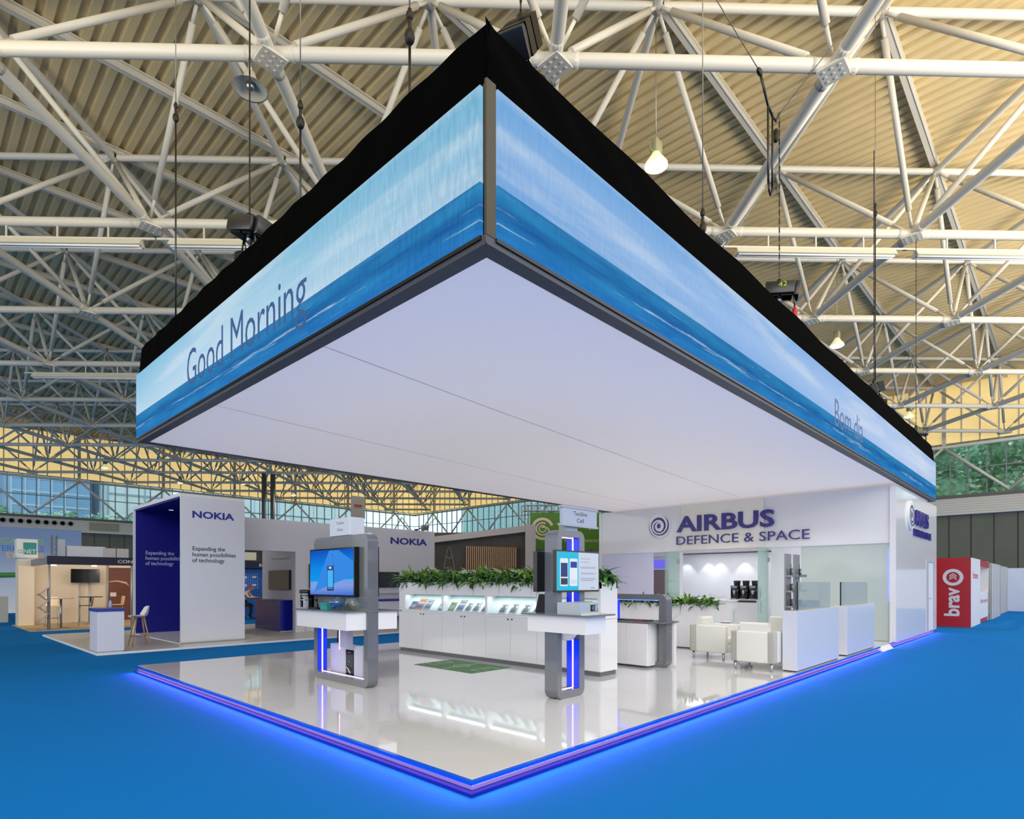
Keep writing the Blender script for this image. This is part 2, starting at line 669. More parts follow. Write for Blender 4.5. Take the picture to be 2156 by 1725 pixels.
for (x0, x1, y0, y1) in ((-.012, .04, -.012, PY1), (.04, 13.1, -.012, .04), (14.2, PX1, -.012, .04)):
    b.box(x0, x1, y0, y1, .002, .03)
b.build('base_rail', M('base_rail_blue', S(20, 22, 120), .25), pf)
b = MB()
for (x0, x1, y0, y1) in ((.012, .034, .012, PY1), (.034, 13.1, .012, .034), (14.2, PX1, .012, .034)):
    b.box(x0, x1, y0, y1, .082, .0875)
b.build('led_strip', E('platform_led', (.62, .36, 1.0), 12.0), pf)
b = MB(); b.prism([(-.06, .0), (.06, 0), (.06, PZ)], 'x', 13.14, 14.19); b.build('ramp', white_matt, pf)
b = MB()
for k in range(1, 10):
    b.box(k * 2.0, k * 2.0 + .004, .05, PY1, PZ, PZ + .0005)
for k in range(1, 9):
    b.box(.05, PX1 - .05, k * 1.0, k * 1.0 + .004, PZ, PZ + .0005)
b.build('floor_joints', M('floor_joint', S(196, 196, 198), .2), pf)

# ================================================================== hanging canopy
CX0, CX1, CY0, CY1, CZ0, CZ1, CZ2 = 0.0, 19.6, -.16, 8.98, 4.185, 5.396, 5.92
cp = thing('hanging_canopy', 'huge hanging rectangular canopy with ocean video screens and glowing white underside', 'canopy', (CX0, CY0, CZ0))
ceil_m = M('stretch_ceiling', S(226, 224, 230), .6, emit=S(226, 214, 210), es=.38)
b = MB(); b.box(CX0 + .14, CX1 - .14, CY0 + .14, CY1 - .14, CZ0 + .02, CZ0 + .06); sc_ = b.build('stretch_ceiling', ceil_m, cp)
b = MB()
sea = [(.14, 2.53), (3.2, 2.88), (10.4, 3.62), (14.4, 3.9)]
for s_ in (sea, [(x, y + 3.1) for x, y in sea]):
    for (xa, ya), (xb, yb) in zip(s_, s_[1:]):
        b.add([(xa, ya, CZ0 + .018), (xb, yb, CZ0 + .018), (xb, yb + .012, CZ0 + .018), (xa, ya + .012, CZ0 + .018)], [(0, 1, 2, 3)])
b.build('ceiling_seam', M('seam_grey', S(150, 148, 152), .6), sc_)
rim_m = M('charcoal_rim', S(66, 66, 72), .45)
b = MB(); b.ring([(CX0, CY0), (CX1, CY0), (CX1, CY1), (CX0, CY1)], [(CX0 + .14, CY0 + .14), (CX1 - .14, CY0 + .14), (CX1 - .14, CY1 - .14), (CX0 + .14, CY1 - .14)], 'z', CZ0, CZ0 + .07)
b.build('bottom_rim', rim_m, cp)
b = MB(); b.box(CX0 - .002, CX0 + .012, CY0 - .002, CY0 + .012, CZ0 - .002, CZ0 + .01)
for d in range(1):
    b.obox((CX0 + .07, CY0 + .07, CZ0 - .0005), .095, .003, .001, Matrix.Rotation(math.radians(45), 3, 'Z'))
b.build('mitre_joint', dark, cp)
b = MB(); b.box(CX0 + .02, CX1 - .02, CY1 - .05, CY1, CZ0 + .07, CZ1); b.box(CX1 - .05, CX1, CY0 + .02, CY1 - .05, CZ0 + .07, CZ1)
b.box(CX0 + .05, CX1 - .05, CY0 + .06, CY1 - .05, CZ0 + .07, CZ0 + .1)
b.build('back_panels', dark, cp)


def led_wall(name, axis, length, flip):
    m = bpy.data.materials.new(name)
    m.use_nodes = True
    nt = m.node_tree
    N, L = nt.nodes, nt.links
    N.clear()
    def new(t, **kw):
        n = N.new(t)
        for k, v in kw.items(): setattr(n, k, v)
        return n
    def math_(op, a, c=None):
        n = new('ShaderNodeMath', operation=op)
        for i, x in enumerate((a, c)):
            if x is None: continue
            if isinstance(x, (int, float)): n.inputs[i].default_value = x
            else: L.new(x, n.inputs[i])
        return n.outputs[0]
    tc = new('ShaderNodeTexCoord')
    sp = new('ShaderNodeSeparateXYZ')
    L.new(tc.outputs['Generated'], sp.inputs[0])
    u, v = sp.outputs[axis], sp.outputs[2]
    def noise(su, sv, detail=4, off=0, rough=.55):
        c = new('ShaderNodeCombineXYZ')
        L.new(math_('MULTIPLY', u, su), c.inputs[0])
        L.new(math_('MULTIPLY', v, sv), c.inputs[1])
        c.inputs[2].default_value = off
        n = new('ShaderNodeTexNoise')
        n.inputs['Scale'].default_value = 1
        n.inputs['Detail'].default_value = detail
        n.inputs['Roughness'].default_value = rough
        L.new(c.outputs[0], n.inputs['Vector'])
        return n.outputs['Fac']
    def ramp(f, stops, mode='LINEAR'):
        r = new('ShaderNodeValToRGB')
        r.color_ramp.interpolation = mode
        while len(r.color_ramp.elements) < len(stops): r.color_ramp.elements.new(.5)
        for e, (p, c) in zip(r.color_ramp.elements, stops):
            e.position, e.color = p, (*c, 1)
        L.new(f, r.inputs[0])
        return r.outputs[0]
    def mix(f, a, c, mode='MIX'):
        n = new('ShaderNodeMix', data_type='RGBA', blend_type=mode)
        if isinstance(f, (int, float)): n.inputs[0].default_value = f
        else: L.new(f, n.inputs[0])
        for i, x in ((6, a), (7, c)):
            if isinstance(x, tuple): n.inputs[i].default_value = (*x, 1)
            else: L.new(x, n.inputs[i])
        return n.outputs[2]
    # u = 0 at the front corner
    W = (1, 1, 1)
    K = (0, 0, 0)
    if flip == 'left':
        sky = ramp(v, [(.36, S(206, 224, 240)), (.6, S(176, 212, 236)), (1, S(112, 182, 214))])
        corner = ramp(u, [(0, S(120, 176, 206)), (.3, S(150, 198, 222)), (.55, S(196, 222, 238)), (1, S(150, 200, 230))])
        sky = mix(.5, sky, corner)
    else:
        sky = ramp(v, [(.36, S(146, 184, 232)), (.62, S(182, 206, 240)), (1, S(128, 176, 226))])
        corner = ramp(u, [(0, S(92, 156, 214)), (.35, S(150, 186, 234)), (.8, S(206, 216, 240)), (1, S(180, 200, 232))])
        sky = mix(.55, sky, corner)
    cl = ramp(noise(length * .32, 3.2, 5, 2.0), [(.47, K), (.72, W)])
    sky = mix(math_('MULTIPLY', cl, .55), sky, S(226, 234, 240))
    seac = ramp(v, [(0, S(44, 116, 196)), (.1, S(40, 120, 190)), (.2, S(34, 92, 160)), (.27, S(40, 122, 182)), (.36, S(58, 126, 184))])
    wv = noise(length * .9, 11, 5, 7.0)
    seac = mix(.35, seac, ramp(wv, [(.3, S(20, 70, 140)), (.7, S(60, 160, 205))]))
    cr = math_('ADD', noise(length * .35, 16, 6, 3.0, .65), math_('MULTIPLY', math_('ABSOLUTE', math_('SUBTRACT', v, .17)), -.55))
    crest = ramp(cr, [(.56, K), (.60, W), (.64, K)])
    seac = mix(math_('MULTIPLY', crest, .6), seac, S(205, 228, 242))
    isea = math_('LESS_THAN', v, .358)
    colr = mix(isea, sky, seac)
    st = ramp(noise(length * 26, 5, 1, 5.0), [(.35, (.80, .88, .92)), (.65, (1.06, 1.04, 1.04))])
    fade = ramp(u, [(0, W), (.5, K)])
    colr = mix(fade if flip == 'left' else math_('MULTIPLY', fade, .4), colr, mix(1.0, colr, st, 'MULTIPLY'))
    # pixel rows of the panel
    em = new('ShaderNodeEmission')
    L.new(colr, em.inputs[0])
    em.inputs[1].default_value = 1.0
    out = new('ShaderNodeOutputMaterial')
    L.new(em.outputs[0], out.inputs[0])
    return m


b = MB(); b.box(CX0 - .012, CX0 + .02, CY0 + .055, CY1, CZ0 + .075, CZ1)
ledl = b.build('video_screen', led_wall('ocean_video', 1, 9.1, 'left'), cp)
b = MB(); b.box(CX0 + .11, CX1, CY0 - .012, CY0 + .02, CZ0 + .075, CZ1)
ledr = b.build('video_screen', led_wall('ocean_video_long', 0, 19.5, 'right'), cp)
greet = E('greeting_navy', S(50, 88, 140), 1.0)
text('lettering', 'Good Morning', greet, ledl, (CX0 - .012, 6.29, 4.385), (0, -1, 0), 3.70, .715, .003, -.006)
text('lettering', 'Bom dia', greet, ledr, (8.80, CY0 - .012, 4.51), (1, 0, 0), 1.97, .50, .003, -.006)
b = MB(); b.box(CX0 + .02, CX0 + .055, CY0, CY0 + .055, CZ0 + .07, CZ1 + .02); b.build('corner_post', black, cp)
b = MB(); b.box(CX0 + .0, CX0 + .1, CY0 - .004, CY0 + .02, CZ0 + .07, CZ1 + .03); b.build('corner_post_lit_side', M('lit_post_olive', S(64, 57, 40), .5, 0), cp)  # lit side of the corner post, the light put into its olive colour
b = MB()
b.box(CX0 - .014, CX0 + .02, CY0 + .05, CY1, CZ0 + .045, CZ0 + .075); b.box(CX0 + .1, CX1, CY0 - .014, CY0 + .02, CZ0 + .045, CZ0 + .075)
b.build('screen_sill', dark, cp)
# black drape above the screens, sagging between its ties
cloth = M('black_molton', S(4, 4, 4), .95, spec=.02)
def top_z(t, seed): return CZ2 + .022 * math.sin(t * 1.9 + seed) * math.sin(t * .7 + seed * 2) - .015 * abs(math.sin(t * 1.35))
b = MB()
NY = 60
for k in range(NY):
    pass
rows = 6
def drape(b, P, n):
    vs = []
    for i in range(n + 1):
        for r in range(rows + 1):
            vs.append(P(i / n, r / rows))
    fs = [(i * (rows + 1) + r, (i + 1) * (rows + 1) + r, (i + 1) * (rows + 1) + r + 1, i * (rows + 1) + r + 1) for i in range(n) for r in range(rows)]
    b.add(vs, fs, True)
def PL(t, r):
    y = CY0 + .03 + t * (CY1 - .1 - CY0)
    peak = -max(0, 1 - t * 14) * .02
    z = (CZ1 - .01) + r * (top_z(y, .3) + peak - CZ1)
    if t > .97: y -= 0
    return (CX0 + .02 + .03 * r + (.008 * math.sin(y * 9 + r * 3) * r if t > .01 else 0), y - (.02 if t < .005 else 0), z)
def PR(t, r):
    xx = CX0 + .04 + t * (CX1 - .12 - CX0)
    peak = -max(0, 1 - t * 28) * .02
    z = (CZ1 - .01) + r * (top_z(xx, 1.1) + peak - CZ1) - (.10 * r if t > .985 else 0)
    fold = max(0, 1 - t * 6) * .05 * math.sin((xx + r * .8) * 8)
    return (xx - (.03 if t < .003 else 0), CY0 + .02 + .03 * r * (t > .003) + fold * r * (1 - r) * 2, z)
drape(b, PL, 120)
drape(b, PR, 200)
b.box(CX0 + .08, CX1 - .1, CY0 + .1, CY1 - .1, CZ1, CZ2 - .08)
b.build('black_drape', cloth, cp)

# ================================================================== hoists and rigging
def chain_line(b, x, y, z0, z1, r=.011):
    # twisted load chain: short alternating links
    pts = []
    z = z0
    k = 0
    while z < z1:
        if k % 2: b.box(x - r, x + r, y - r * .4, y + r * .4, z, z + .085)
        else: b.box(x - r * .4, x + r * .4, y - r, y + r, z, z + .085)
        z += .075
        k += 1


def hoist(loc, rz, label, ctop, tilt=.32, ribbed=True, number=None):
    t = thing('chain_hoist', label, 'chain hoist', loc, rz, 'chain hoists lifting the canopy')
    R = Matrix.Rotation(tilt, 3, 'Y')
    b = MB()
    def P(x, y, z): return R @ Vector((x, y, z))
    b.obox((0, 0, 0), .21, .125, .11, R, .02)
    for k in range(9):
        b.obox(P(-.19 + k * .022, 0, 0), .005, .135, .122, R)
        b.obox(P(.19 - k * .018, 0, 0), .005, .135, .122, R)
    b.build('motor_body', M('hoist_black', S(16, 16, 18), .3), t, True)
    b = MB(); b.obox(P(0, -.15, .0), .23, .03, .10, R, .01); b.obox(P(.27, 0, 0), .035, .13, .12, R, .01)
    b.build('end_cover', M('hoist_silver', S(40, 40, 40), .3, .3), t, True)
    b = MB(); b.tube((0, 0, -.1), (0, 0, -.2), .05, 10, .035)
    b.path([(0, 0, -.18), (0, 0, -.25), (.05, 0, -.31), (.0, 0, -.37), (-.05, 0, -.33)], .017, 8)
    b.build('load_hook', steel, t, True)
    b = MB(); b.tube((0, 0, .1), (0, 0, .2), .04, 8)
    chain_line(b, 0, 0, .18, ctop - loc[2])
    b.build('load_chain', dark, t, True)
    b = MB(); b.lathe([(.05, .0), (.13, -.02), (.125, -.2), (.10, -.42), (.02, -.46)], (-.17, .06, -.28), 10)
    b.build('chain_bag', M('bag_black', S(12, 12, 12), .9), t, True)
    b = MB()
    for k in range(4):
        b.tube((-.17 + .05 * math.cos(k * 1.57), .06 + .05 * math.sin(k * 1.57), -.29), (-.13, .02, -.1), .01, 5)
    b.build('bag_strap', dark, t, True)
    b = MB(); b.path([(.2, -.1, -.08), (.22, -.11, -.22), (.23, -.1, -.36)], .012, 6); b.build('control_cable', dark, t, True)
    b = MB(); b.lathe([(.012, 0), (.035, -.03), (.04, -.1), (.045, -.15), (.03, -.24), (.012, -.26)], (.23, -.1, -.34), 10); b.build('plug', red, t, True)
    if number:
        text('number', number, E('glowing_yellow_paint', S(205, 220, 20), .8), t, Vector(loc) + Vector((-.02, -.185, .0)) , (1, 0, 0), .13, .08, .002)  # painted number has a glow of its own added to the yellow
    return t


hoist((.9, .32, 6.62), math.radians(200), 'large black chain hoist above the front corner of the canopy', 13, .9)
hoist((.32, 4.85, 6.5), math.radians(-70), 'ribbed black chain hoist halfway along the left canopy edge', 16.4, .25)
hoist((7.36, .3, 6.6), math.radians(-68), 'black chain hoist painted with a yellow 42 on the long canopy edge', 9.5, .12, True, '42')
hoist((13.9, .3, 6.5), math.radians(150), 'dark chain hoist tilted over the far part of the long canopy edge', 12.4, .3)
hoist((19.3, .3, 6.4), math.radians(-62), 'small chain hoist with 50 on its cover at the far canopy end', 12.5, .05, True, '50')


def rig(x, y, z0, z1, zc, label, rr_=.012, big=False):
    t = thing('rigging_line', label, 'rigging chain', (x, y, z0), 0, 'rigging lines holding the canopy')
    b = MB(); b.tube((x, y, z0), (x, y, zc), .014, 6); b.build('chain', dark, t)
    b = MB(); b.tube((x, y, zc + .3), (x, y, z1), .008, 5); b.build('wire_rope', M('wire_rope', S(120, 116, 104), .4, .6), t)
    b = MB(); b.ball((x, y, zc + .04), .05, .05, .08, 6); b.ball((x, y, zc + .24), .035, .035, .05, 6); b.tube((x, y, zc), (x, y, zc + .3), .02, 6)
    b.build('chain_shortener', M('hook_iron', S(40, 34, 26), .5, .5), t)
    return t


rig(.3, 7.85, 5.85, 12.6, 9.6, 'steel cable and hook dropping to the left end of the canopy')
rig(.3, 3.35, 5.85, 12.6, 7.1, 'chain with red shackle beside the canopy left of the front corner')
rig(.3, 1.19, 5.85, 12.6, 6.75, 'twisted chain with small ball nearest the canopy front corner')
rig(4.5, .3, 5.8, 16, 6.4, 'thin cable meeting the long canopy edge before the hoist numbered 42')
rig(14.03, .3, 5.8, 16, 10.9, 'long cable meeting the far half of the long canopy edge')
t = thing('bridle_sling', 'dark loop of doubled chain slung beneath a wire bridle', 'rigging chain', (7.3, .35, 7.5))
bz = 9.62
b = MB()
for dx in (-.36, -.16):
    b.tube((7.34 + dx, .35, bz - .05), (7.34 + dx * .9 - .02, .35, 8.3), .018, 6)
b.path([(7.0, .35, 8.32), (7.03, .35, 8.2), (7.09, .35, 8.14), (7.15, .35, 8.2), (7.18, .35, 8.32)], .018, 6)
b.path([(6.65, .35, bz + .28), (6.98, .35, bz - .03), (7.18, .35, bz - .1), (7.34, .35, bz - .1), (7.5, .35, bz + .12)], .022, 6)
b.build('chain_loop', dark, t)
b = MB(); b.tube((6.6, .35, bz + .3), (2.2, 1.5, 12.6), .008, 5); b.tube((7.5, .35, bz + .12), (10.6, -3.8, 16.2), .008, 5); b.build('wire_rope', M('wire_rope', S(120, 116, 104), .4, .6), t)
b = MB(); b.ball((7.34, .35, bz - .35), .06, .06, .12, 6); b.ball((6.62, .35, bz + .29), .09, .04, .05, 6); b.build('hook_block', M('hook_iron', S(40, 34, 26), .5, .5), t)

# ================================================================== hall lamps and light fittings
lamp_glow = E('lamp_glow', (1.0, .97, .62), 7)
lamp_dim = E('lamp_dim', (1.0, .95, .55), 1.5)
def hall_lamp(x, y, label, glow, ry=0):
    t = thing('high_bay_lamp', label, 'hall lamp', (x, y, 12.6), 0, 'high bay lamps hanging from the hall roof')
    b = MB(); b.tube((x, y, 13.3), (x, y, 17.03), .012, 5); b.build('hanger', steel, t)
    b = MB(); b.box(x - .16, x + .16, y - .11, y + .11, 12.98, 13.3, .03); b.path([(x - .16, y, 13.2), (x - .3, y, 13.1), (x - .3, y, 12.95), (x - .14, y, 12.95)], .012, 6)
    b.build('ballast_box', M('ballast_grey', S(150, 148, 110), .5), t)
    b = MB(); b.lathe([(.10, 12.98), (.14, 12.9), (.30, 12.68), (.31, 12.62), (.295, 12.62), (.28, 12.68), (.10, 12.95)], (x, y, 0), 20); b.build('reflector', M('lamp_reflector', S(225, 222, 190), .3, emit=(1, .95, .5), es=.5 if glow else .12), t)
    b = MB(); b.lathe([(.29, 12.63), (.22, 12.58), (.10, 12.55), (.001, 12.545)], (x, y, 0), 18); b.build('diffuser', lamp_glow if glow else lamp_dim, t)
    return t
hall_lamp(10.84, 4.659, 'bright glowing bell lamp nearest the long edge of the canopy', True)
hall_lamp(27.2, 4.659, 'bell shaped lamp beyond the hoist numbered 42, second along its row', True)
hall_lamp(43.5, 4.659, 'small bell lamp in front of the yellow roof edge at the far right wall', False)
hall_lamp(11.0, 64.055, 'small bell lamp before the yellow roof edge, leftmost of the far lamps', False)
hall_lamp(18.9, 68.3, 'small bell lamp just above the left end of the blue and white arch booth', False)
hall_lamp(24.0, 64.055, 'small bell lamp under the left canopy end, before the yellow roof edge', False)
hall_lamp(32.0, 68.3, 'small bell lamp above the white wall of the arch booth', False)


def strip_light(u0, u1, v, z, label):
    c = HW((u0 + u1) / 2, v, z)
    t = thing('strip_light', label, 'fluorescent fitting', c, math.radians(-45), 'strip lights fixed under the roof frame')
    L = (u1 - u0) / 2
    b = MB(); b.prism([(-.16, -.14), (.16, -.14), (.05, .06), (-.05, .06)], 'x', -L, L); b.build('trough', M('strip_trough', S(214, 208, 186), .4), t, True)
    b = MB(); b.tube((-L + .05, -.06, -.16), (L - .05, -.06, -.16), .03, 6); b.tube((-L + .05, .06, -.16), (L - .05, .06, -.16), .03, 6); b.build('tube_pair', M('tube_off', S(235, 235, 230), .3), t, True)
    b = MB(); b.box(-L - .4, L + .4, -.03, .03, .06, .12)
    for k in (-.6, 0, .6): b.box(k * L - .02, k * L + .02, -.02, .02, .12, .47)
    b.build('mounting_rail', pipe, t, True)
strip_light(7.75, 12.85, 14.008, 12.18, 'long strip light on the right, inner one beside the canopy')
strip_light(13.5, 18.7, 14.008, 12.18, 'long strip light at the right edge of the picture')
strip_light(-15.95, -10.8, 14.008, 12.18, 'long strip light at the left edge of the picture')
strip_light(-9.95, -4.75, 14.008, 12.18, 'long strip light running behind the left canopy edge')
strip_light(-23.4, -18.1, 26.008, 12.18, 'small far strip light low on the left of the canopy')

t = thing('horn_speaker', 'round grey horn loudspeaker under a roof joint on the left', 'loudspeaker', HW(-5.0, 8.0, 12.3))
hs = HW(-5.0, 8.0, 0)
b = MB(); b.lathe([(.10, .35), (.14, .2), (.30, .05), (.36, 0), (.33, .02), (.1, .12)], (hs.x, hs.y, 12.0), 18); b.build('horn', M('horn_cream', S(190, 184, 164), .5), t)
b = MB(); b.ball((hs.x, hs.y, 12.08), .1, n=6); b.tube((hs.x, hs.y, 12.3), (hs.x, hs.y, 12.7), .05, 6); b.build('driver', steel, t)
t = thing('heater_unit', 'dusty cream roof heater with louvres hung beside two floodlights far left', 'roof heater', HW(-20.0, 33.0, 11.5))
c = HW(-20.0, 33.0, 11.4)
b = MB(); b.obox(c, .7, .5, .6, Matrix.Rotation(.6, 3, 'Z'), .03); b.tube(c + Vector((.4, 0, .5)), c + Vector((.4, 0, 5.6)), .03, 6); b.tube(c + Vector((-.4, 0, .5)), c + Vector((-.4, 0, 5.6)), .03, 6); b.build('heater_body', pipe, t)
b = MB()
for k in range(7): b.obox(c + Vector((-.1, -.4, -.5 + k * .16)), .68, .45, .02, Matrix.Rotation(.6, 3, 'Z'))
b.build('louvre', M('louvre_tan', S(150, 140, 112), .5), t)
b = MB(); b.obox(c + Vector((3.3, -3.3, .9)), 5.2, .12, .2, Matrix.Rotation(math.radians(-45), 3, 'Z')); b.obox(c + Vector((.5, -.5, .75)), .3, .3, .3, Matrix.Rotation(.6, 3, 'Z')); b.build('duct', pipe, t)
for k, (dx, dz) in enumerate(((-.9, -.9), (1.0, .25))):
    b = MB(); b.obox(c + Vector((dx, -.7, dz)), .95, .12, .05, Matrix.Rotation(.3, 3, 'Z') @ Matrix.Rotation(-.7, 3, 'Y')); b.build('floodlight', M('flood_white', S(200, 200, 190), .4), t)

# ================================================================== the white cabin with the big lettering
cab = thing('stand_cabin', 'tall white cabin with raised blue lettering across its front, under the far canopy end', 'cabin', (14.6, 0, PZ))
FX = 14.6
frost = glass_mat('frosted_glass', (.86, .92, .88), .30, .08, S(205, 214, 208))
clearg = glass_mat('door_glass', (.78, .90, .85), .62, .03, S(186, 206, 198))
b = MB(); b.box(FX, FX + .12, .09, 9.02, 2.68, 4.14); fw_ = b.build('fascia_wall', white, cab)
b = MB(); b.box(FX - .05, FX, 3.26, 5.88, 2.68, 4.13); b.build('centre_panel', M('warm_wash_panel', S(236, 230, 218), .35), cab)  # warm wash of light put into the panel's cream colour
b = MB(); b.box(FX - .015, FX + .10, .09, 9.02, 2.655, 2.685); b.build('fascia_trim', white_matt, cab)
b = MB()
b.box(FX - .06, 20.6, -.05, .09, PZ, 4.13)
sw_ = b.build('side_wall', white, cab)
b = MB(); b.box(FX - .02, 20.6, 9.02, 9.12, PZ, 4.14); b.build('end_wall', white, cab)
b = MB(); b.box(17.5, 17.6, .09, 9.02, PZ, 2.68); b.build('rear_wall', white_matt, cab)
b = MB(); b.box(FX + .12, 17.5, .09, 9.02, 2.72, 2.78); b.build('room_ceiling', white_matt, cab)
b = MB(); b.box(FX, FX + .03, 6.93, 9.02, PZ, 2.655); b.build('glossy_panel', M('lavender_gloss', S(205, 205, 226), .10, coat=.5), cab)
b = MB(); b.box(FX, FX + .06, 2.24, 3.06, PZ, 2.655); b.build('wall_panel', white_matt, cab)
b = MB(); b.box(FX, FX + .05, 5.87, 5.97, PZ, 2.655); b.build('door_jamb', white_matt, cab)
b = MB(); b.box(FX + .02, FX + .035, .09, 2.24, PZ + .01, 2.655); b.build('frosted_screen', frost, cab)
b = MB(); b.box(FX + .02, FX + .05, .09, 2.24, PZ, PZ + .012); b.build('screen_channel', steel, cab)
b = MB(); b.box(FX + .14, FX + .18, .13, .17, 1.15, 2.55); b.build('led_strip', E('cabin_led', (.10, .12, 1.0), 14.0), cab)
# left glass leaf (closed) and right glass leaf (swung open)
gd = b = MB(); b.box(FX + .01, FX + .022, 5.98, 6.50, PZ + .01, 2.65); d_ = b.build('glass_door', clearg, cab)
b = MB(); b.box(FX - .015, FX + .04, 5.96, 6.05, 2.28, 2.40); b.box(FX - .015, FX + .04, 5.96, 6.05, .35, .47); b.build('hinge', steel, d_)
text('door_notice', 'MEETING', M('notice_grey', S(90, 110, 110), .5), d_, (FX + .009, 6.36, 1.66), (0, -1, 0), .18, .035, .001)
hx, hy, ang = FX - .02, 3.14, math.radians(93)
ux = Vector((-math.sin(ang), math.cos(ang), 0))
R_ = Matrix.Rotation(ang, 3, 'Z')
b = MB(); c = Vector((hx, hy, 1.39)) + ux * .45; b.obox(c, .006, .45, 1.26, R_); d_ = b.build('glass_door', clearg, cab)
b = MB(); b.obox(Vector((hx, hy, 2.3)), .03, .04, .06, R_); b.obox(Vector((hx, hy, .4)), .03, .04, .06, R_); b.build('hinge', steel, d_)
c = Vector((hx, hy, 0)) + ux * .78
nn = Vector((-math.cos(ang), -math.sin(ang), 0))
b = MB(); b.tube(c + nn * .05 + Vector((0, 0, .78)), c + nn * .05 + Vector((0, 0, 1.42)), .014, 8); b.build('door_handle', chrome, d_)
# lettering on the front
WH = E('logo_white', S(236, 236, 230), .55)
logo_m = M('logo_disc_white', S(236, 236, 232), .3)


def spiral_logo(parent, O, U, r):
    O, U = Vector(O), Vector(U)
    V = Vector((0, 0, 1))
    N = U.cross(V)
    def W(px_, pz_, d): return O + U * px_ + V * pz_ + N * d
    b = MB()
    pr = [(1.0, .0), (1.0, .04), (.96, .05)]
    n = 40
    for k in range(len(pr) - 1):
        b.add([W(r * pr[k][0] * math.cos(2 * math.pi * i / n), r * pr[k][0] * math.sin(2 * math.pi * i / n), pr[k][1]) for i in range(n)] +
              [W(r * pr[k + 1][0] * math.cos(2 * math.pi * i / n), r * pr[k + 1][0] * math.sin(2 * math.pi * i / n), pr[k + 1][1]) for i in range(n)],
              [(i, (i + 1) % n, n + (i + 1) % n, n + i) for i in range(n)])
    b.add([W(r * .96 * math.cos(2 * math.pi * i / n), r * .96 * math.sin(2 * math.pi * i / n), .05) for i in range(n)], [list(range(n))])
    disc = b.build('logo_disc', logo_m, parent)
    b = MB()
    b.add([W(r * .17 * math.cos(2 * math.pi * i / 24), r * .2 * math.sin(2 * math.pi * i / 24), .056) for i in range(24)], [list(range(24))])
    # tapered spiral arms: (start angle, end angle, start radius, end radius, widest)
    for a0, a1, r0, r1, w in ((-60, 205, .46, .68, .19), (80, 395, .30, .62, .13), (175, 400, .62, .84, .10), (-75, 75, .82, .90, .06), (150, 275, .84, .90, .05)):
        n = 36
        vs = []
        for i in range(n + 1):
            t = i / n
            a = math.radians(a0 + (a1 - a0) * t)
            rad = r0 + (r1 - r0) * t
            ww = w * math.sin(math.pi * min(1, max(.02, t))) ** .8
            vs += [W(r * (rad - ww / 2) * math.cos(a), r * (rad - ww / 2) * math.sin(a), .056), W(r * (rad + ww / 2) * math.cos(a), r * (rad + ww / 2) * math.sin(a), .056)]
        b.add(vs, [(2 * i, 2 * i + 1, 2 * i + 3, 2 * i + 2) for i in range(n)])
    b.build('spiral_emblem', navy, disc)


spiral_logo(cab, (FX, 6.69, 3.52), (0, -1, 0), .42)
text('raised_lettering', 'AIRBUS', navy, cab, (FX - .05, 6.03, 3.262), (0, -1, 0), 3.08, .515, .045, .024)
text('raised_lettering', 'DEFENCE & SPACE', navy, cab, (FX - .05, 6.04, 2.86), (0, -1, 0), 4.04, .275, .03, -.004, words=True)
spiral_logo(cab, (16.28, -.05, 3.5), (1, 0, 0), .40)
text('raised_lettering', 'AIRBUS', navy, cab, (16.75, -.05, 3.27), (1, 0, 0), 2.0, .43, .07, .024)
text('raised_lettering', 'DEFENCE & SPACE', navy, cab, (16.70, -.05, 2.95), (1, 0, 0), 2.7, .21, .04, -.002, words=True)
b = MB(); b.box(18.95, 19.9, -.056, -.05, PZ + .02, 2.27); sd = b.build('side_door', white_matt, cab)
b = MB(); b.box(18.86, 18.95, -.08, -.05, PZ, 2.36); b.box(19.9, 19.96, -.08, -.05, PZ, 2.36); b.box(18.95, 19.9, -.08, -.05, 2.27, 2.36); b.build('door_frame', M('grey_white', S(176, 176, 184), .5), sd)  # frame is a greyer white than the door leaf
b = MB(); b.tube((19.05, -.056, 1.15), (19.05, -.11, 1.15), .012, 8); b.tube((19.05, -.11, 1.15), (19.17, -.11, 1.15), .012, 8); b.build('door_handle', chrome, sd)
for k, y in enumerate((7.18, 6.34, 5.9, 5.0)):
    b = MB(); b.lathe([(.06, 2.712), (.06, 2.70), (.03, 2.703)], (17.22, y, 0), 12); dl = b.build('downlight', chrome, cab)
    b = MB(); b.lathe([(.045, 2.706), (.001, 2.705)], (17.22, y, 0), 12); b.build('bulb', E('downlight_glow', (.95, 1, 1), 6), dl)
    spot('downlight_beam', (17.22, y, 2.69), (17.36, y, 0), 26, (.86, .97, 1), 75, .5, .03)
area('cabin_room_light', (16.2, 5.2, 2.70), (16.2, 5.2, 0), 2.0, 3.4, 34, (1, 1, 1))
area('meeting_room_light', (16.0, 1.4, 2.70), (16.0, 1.4, 0), 1.6, 1.8, 26, (1, 1, 1))
area('meeting_room_light_left', (16.0, 8.2, 2.70), (16.0, 8.2, 0), 1.6, 1.2, 10, (.85, .88, 1))
t = thing('wall_screen', 'dark brown screen under a blue glow, seen past the left glass door leaf', 'television', (17.45, 8.4, 1.2))
b = MB(); b.box(17.42, 17.48, 7.95, 8.75, 1.15, 2.12); b.build('housing', black, t)
b = MB(); b.box(17.415, 17.42, 7.97, 8.73, 1.17, 2.10); b.build('screen', M('brown_screen', S(112, 96, 96), .3), t)
b = MB(); b.box(17.44, 17.48, 7.9, 8.8, 2.20, 2.5); b.build('glow_bar', E('violet_glow', (.16, .14, .9), .9), t)

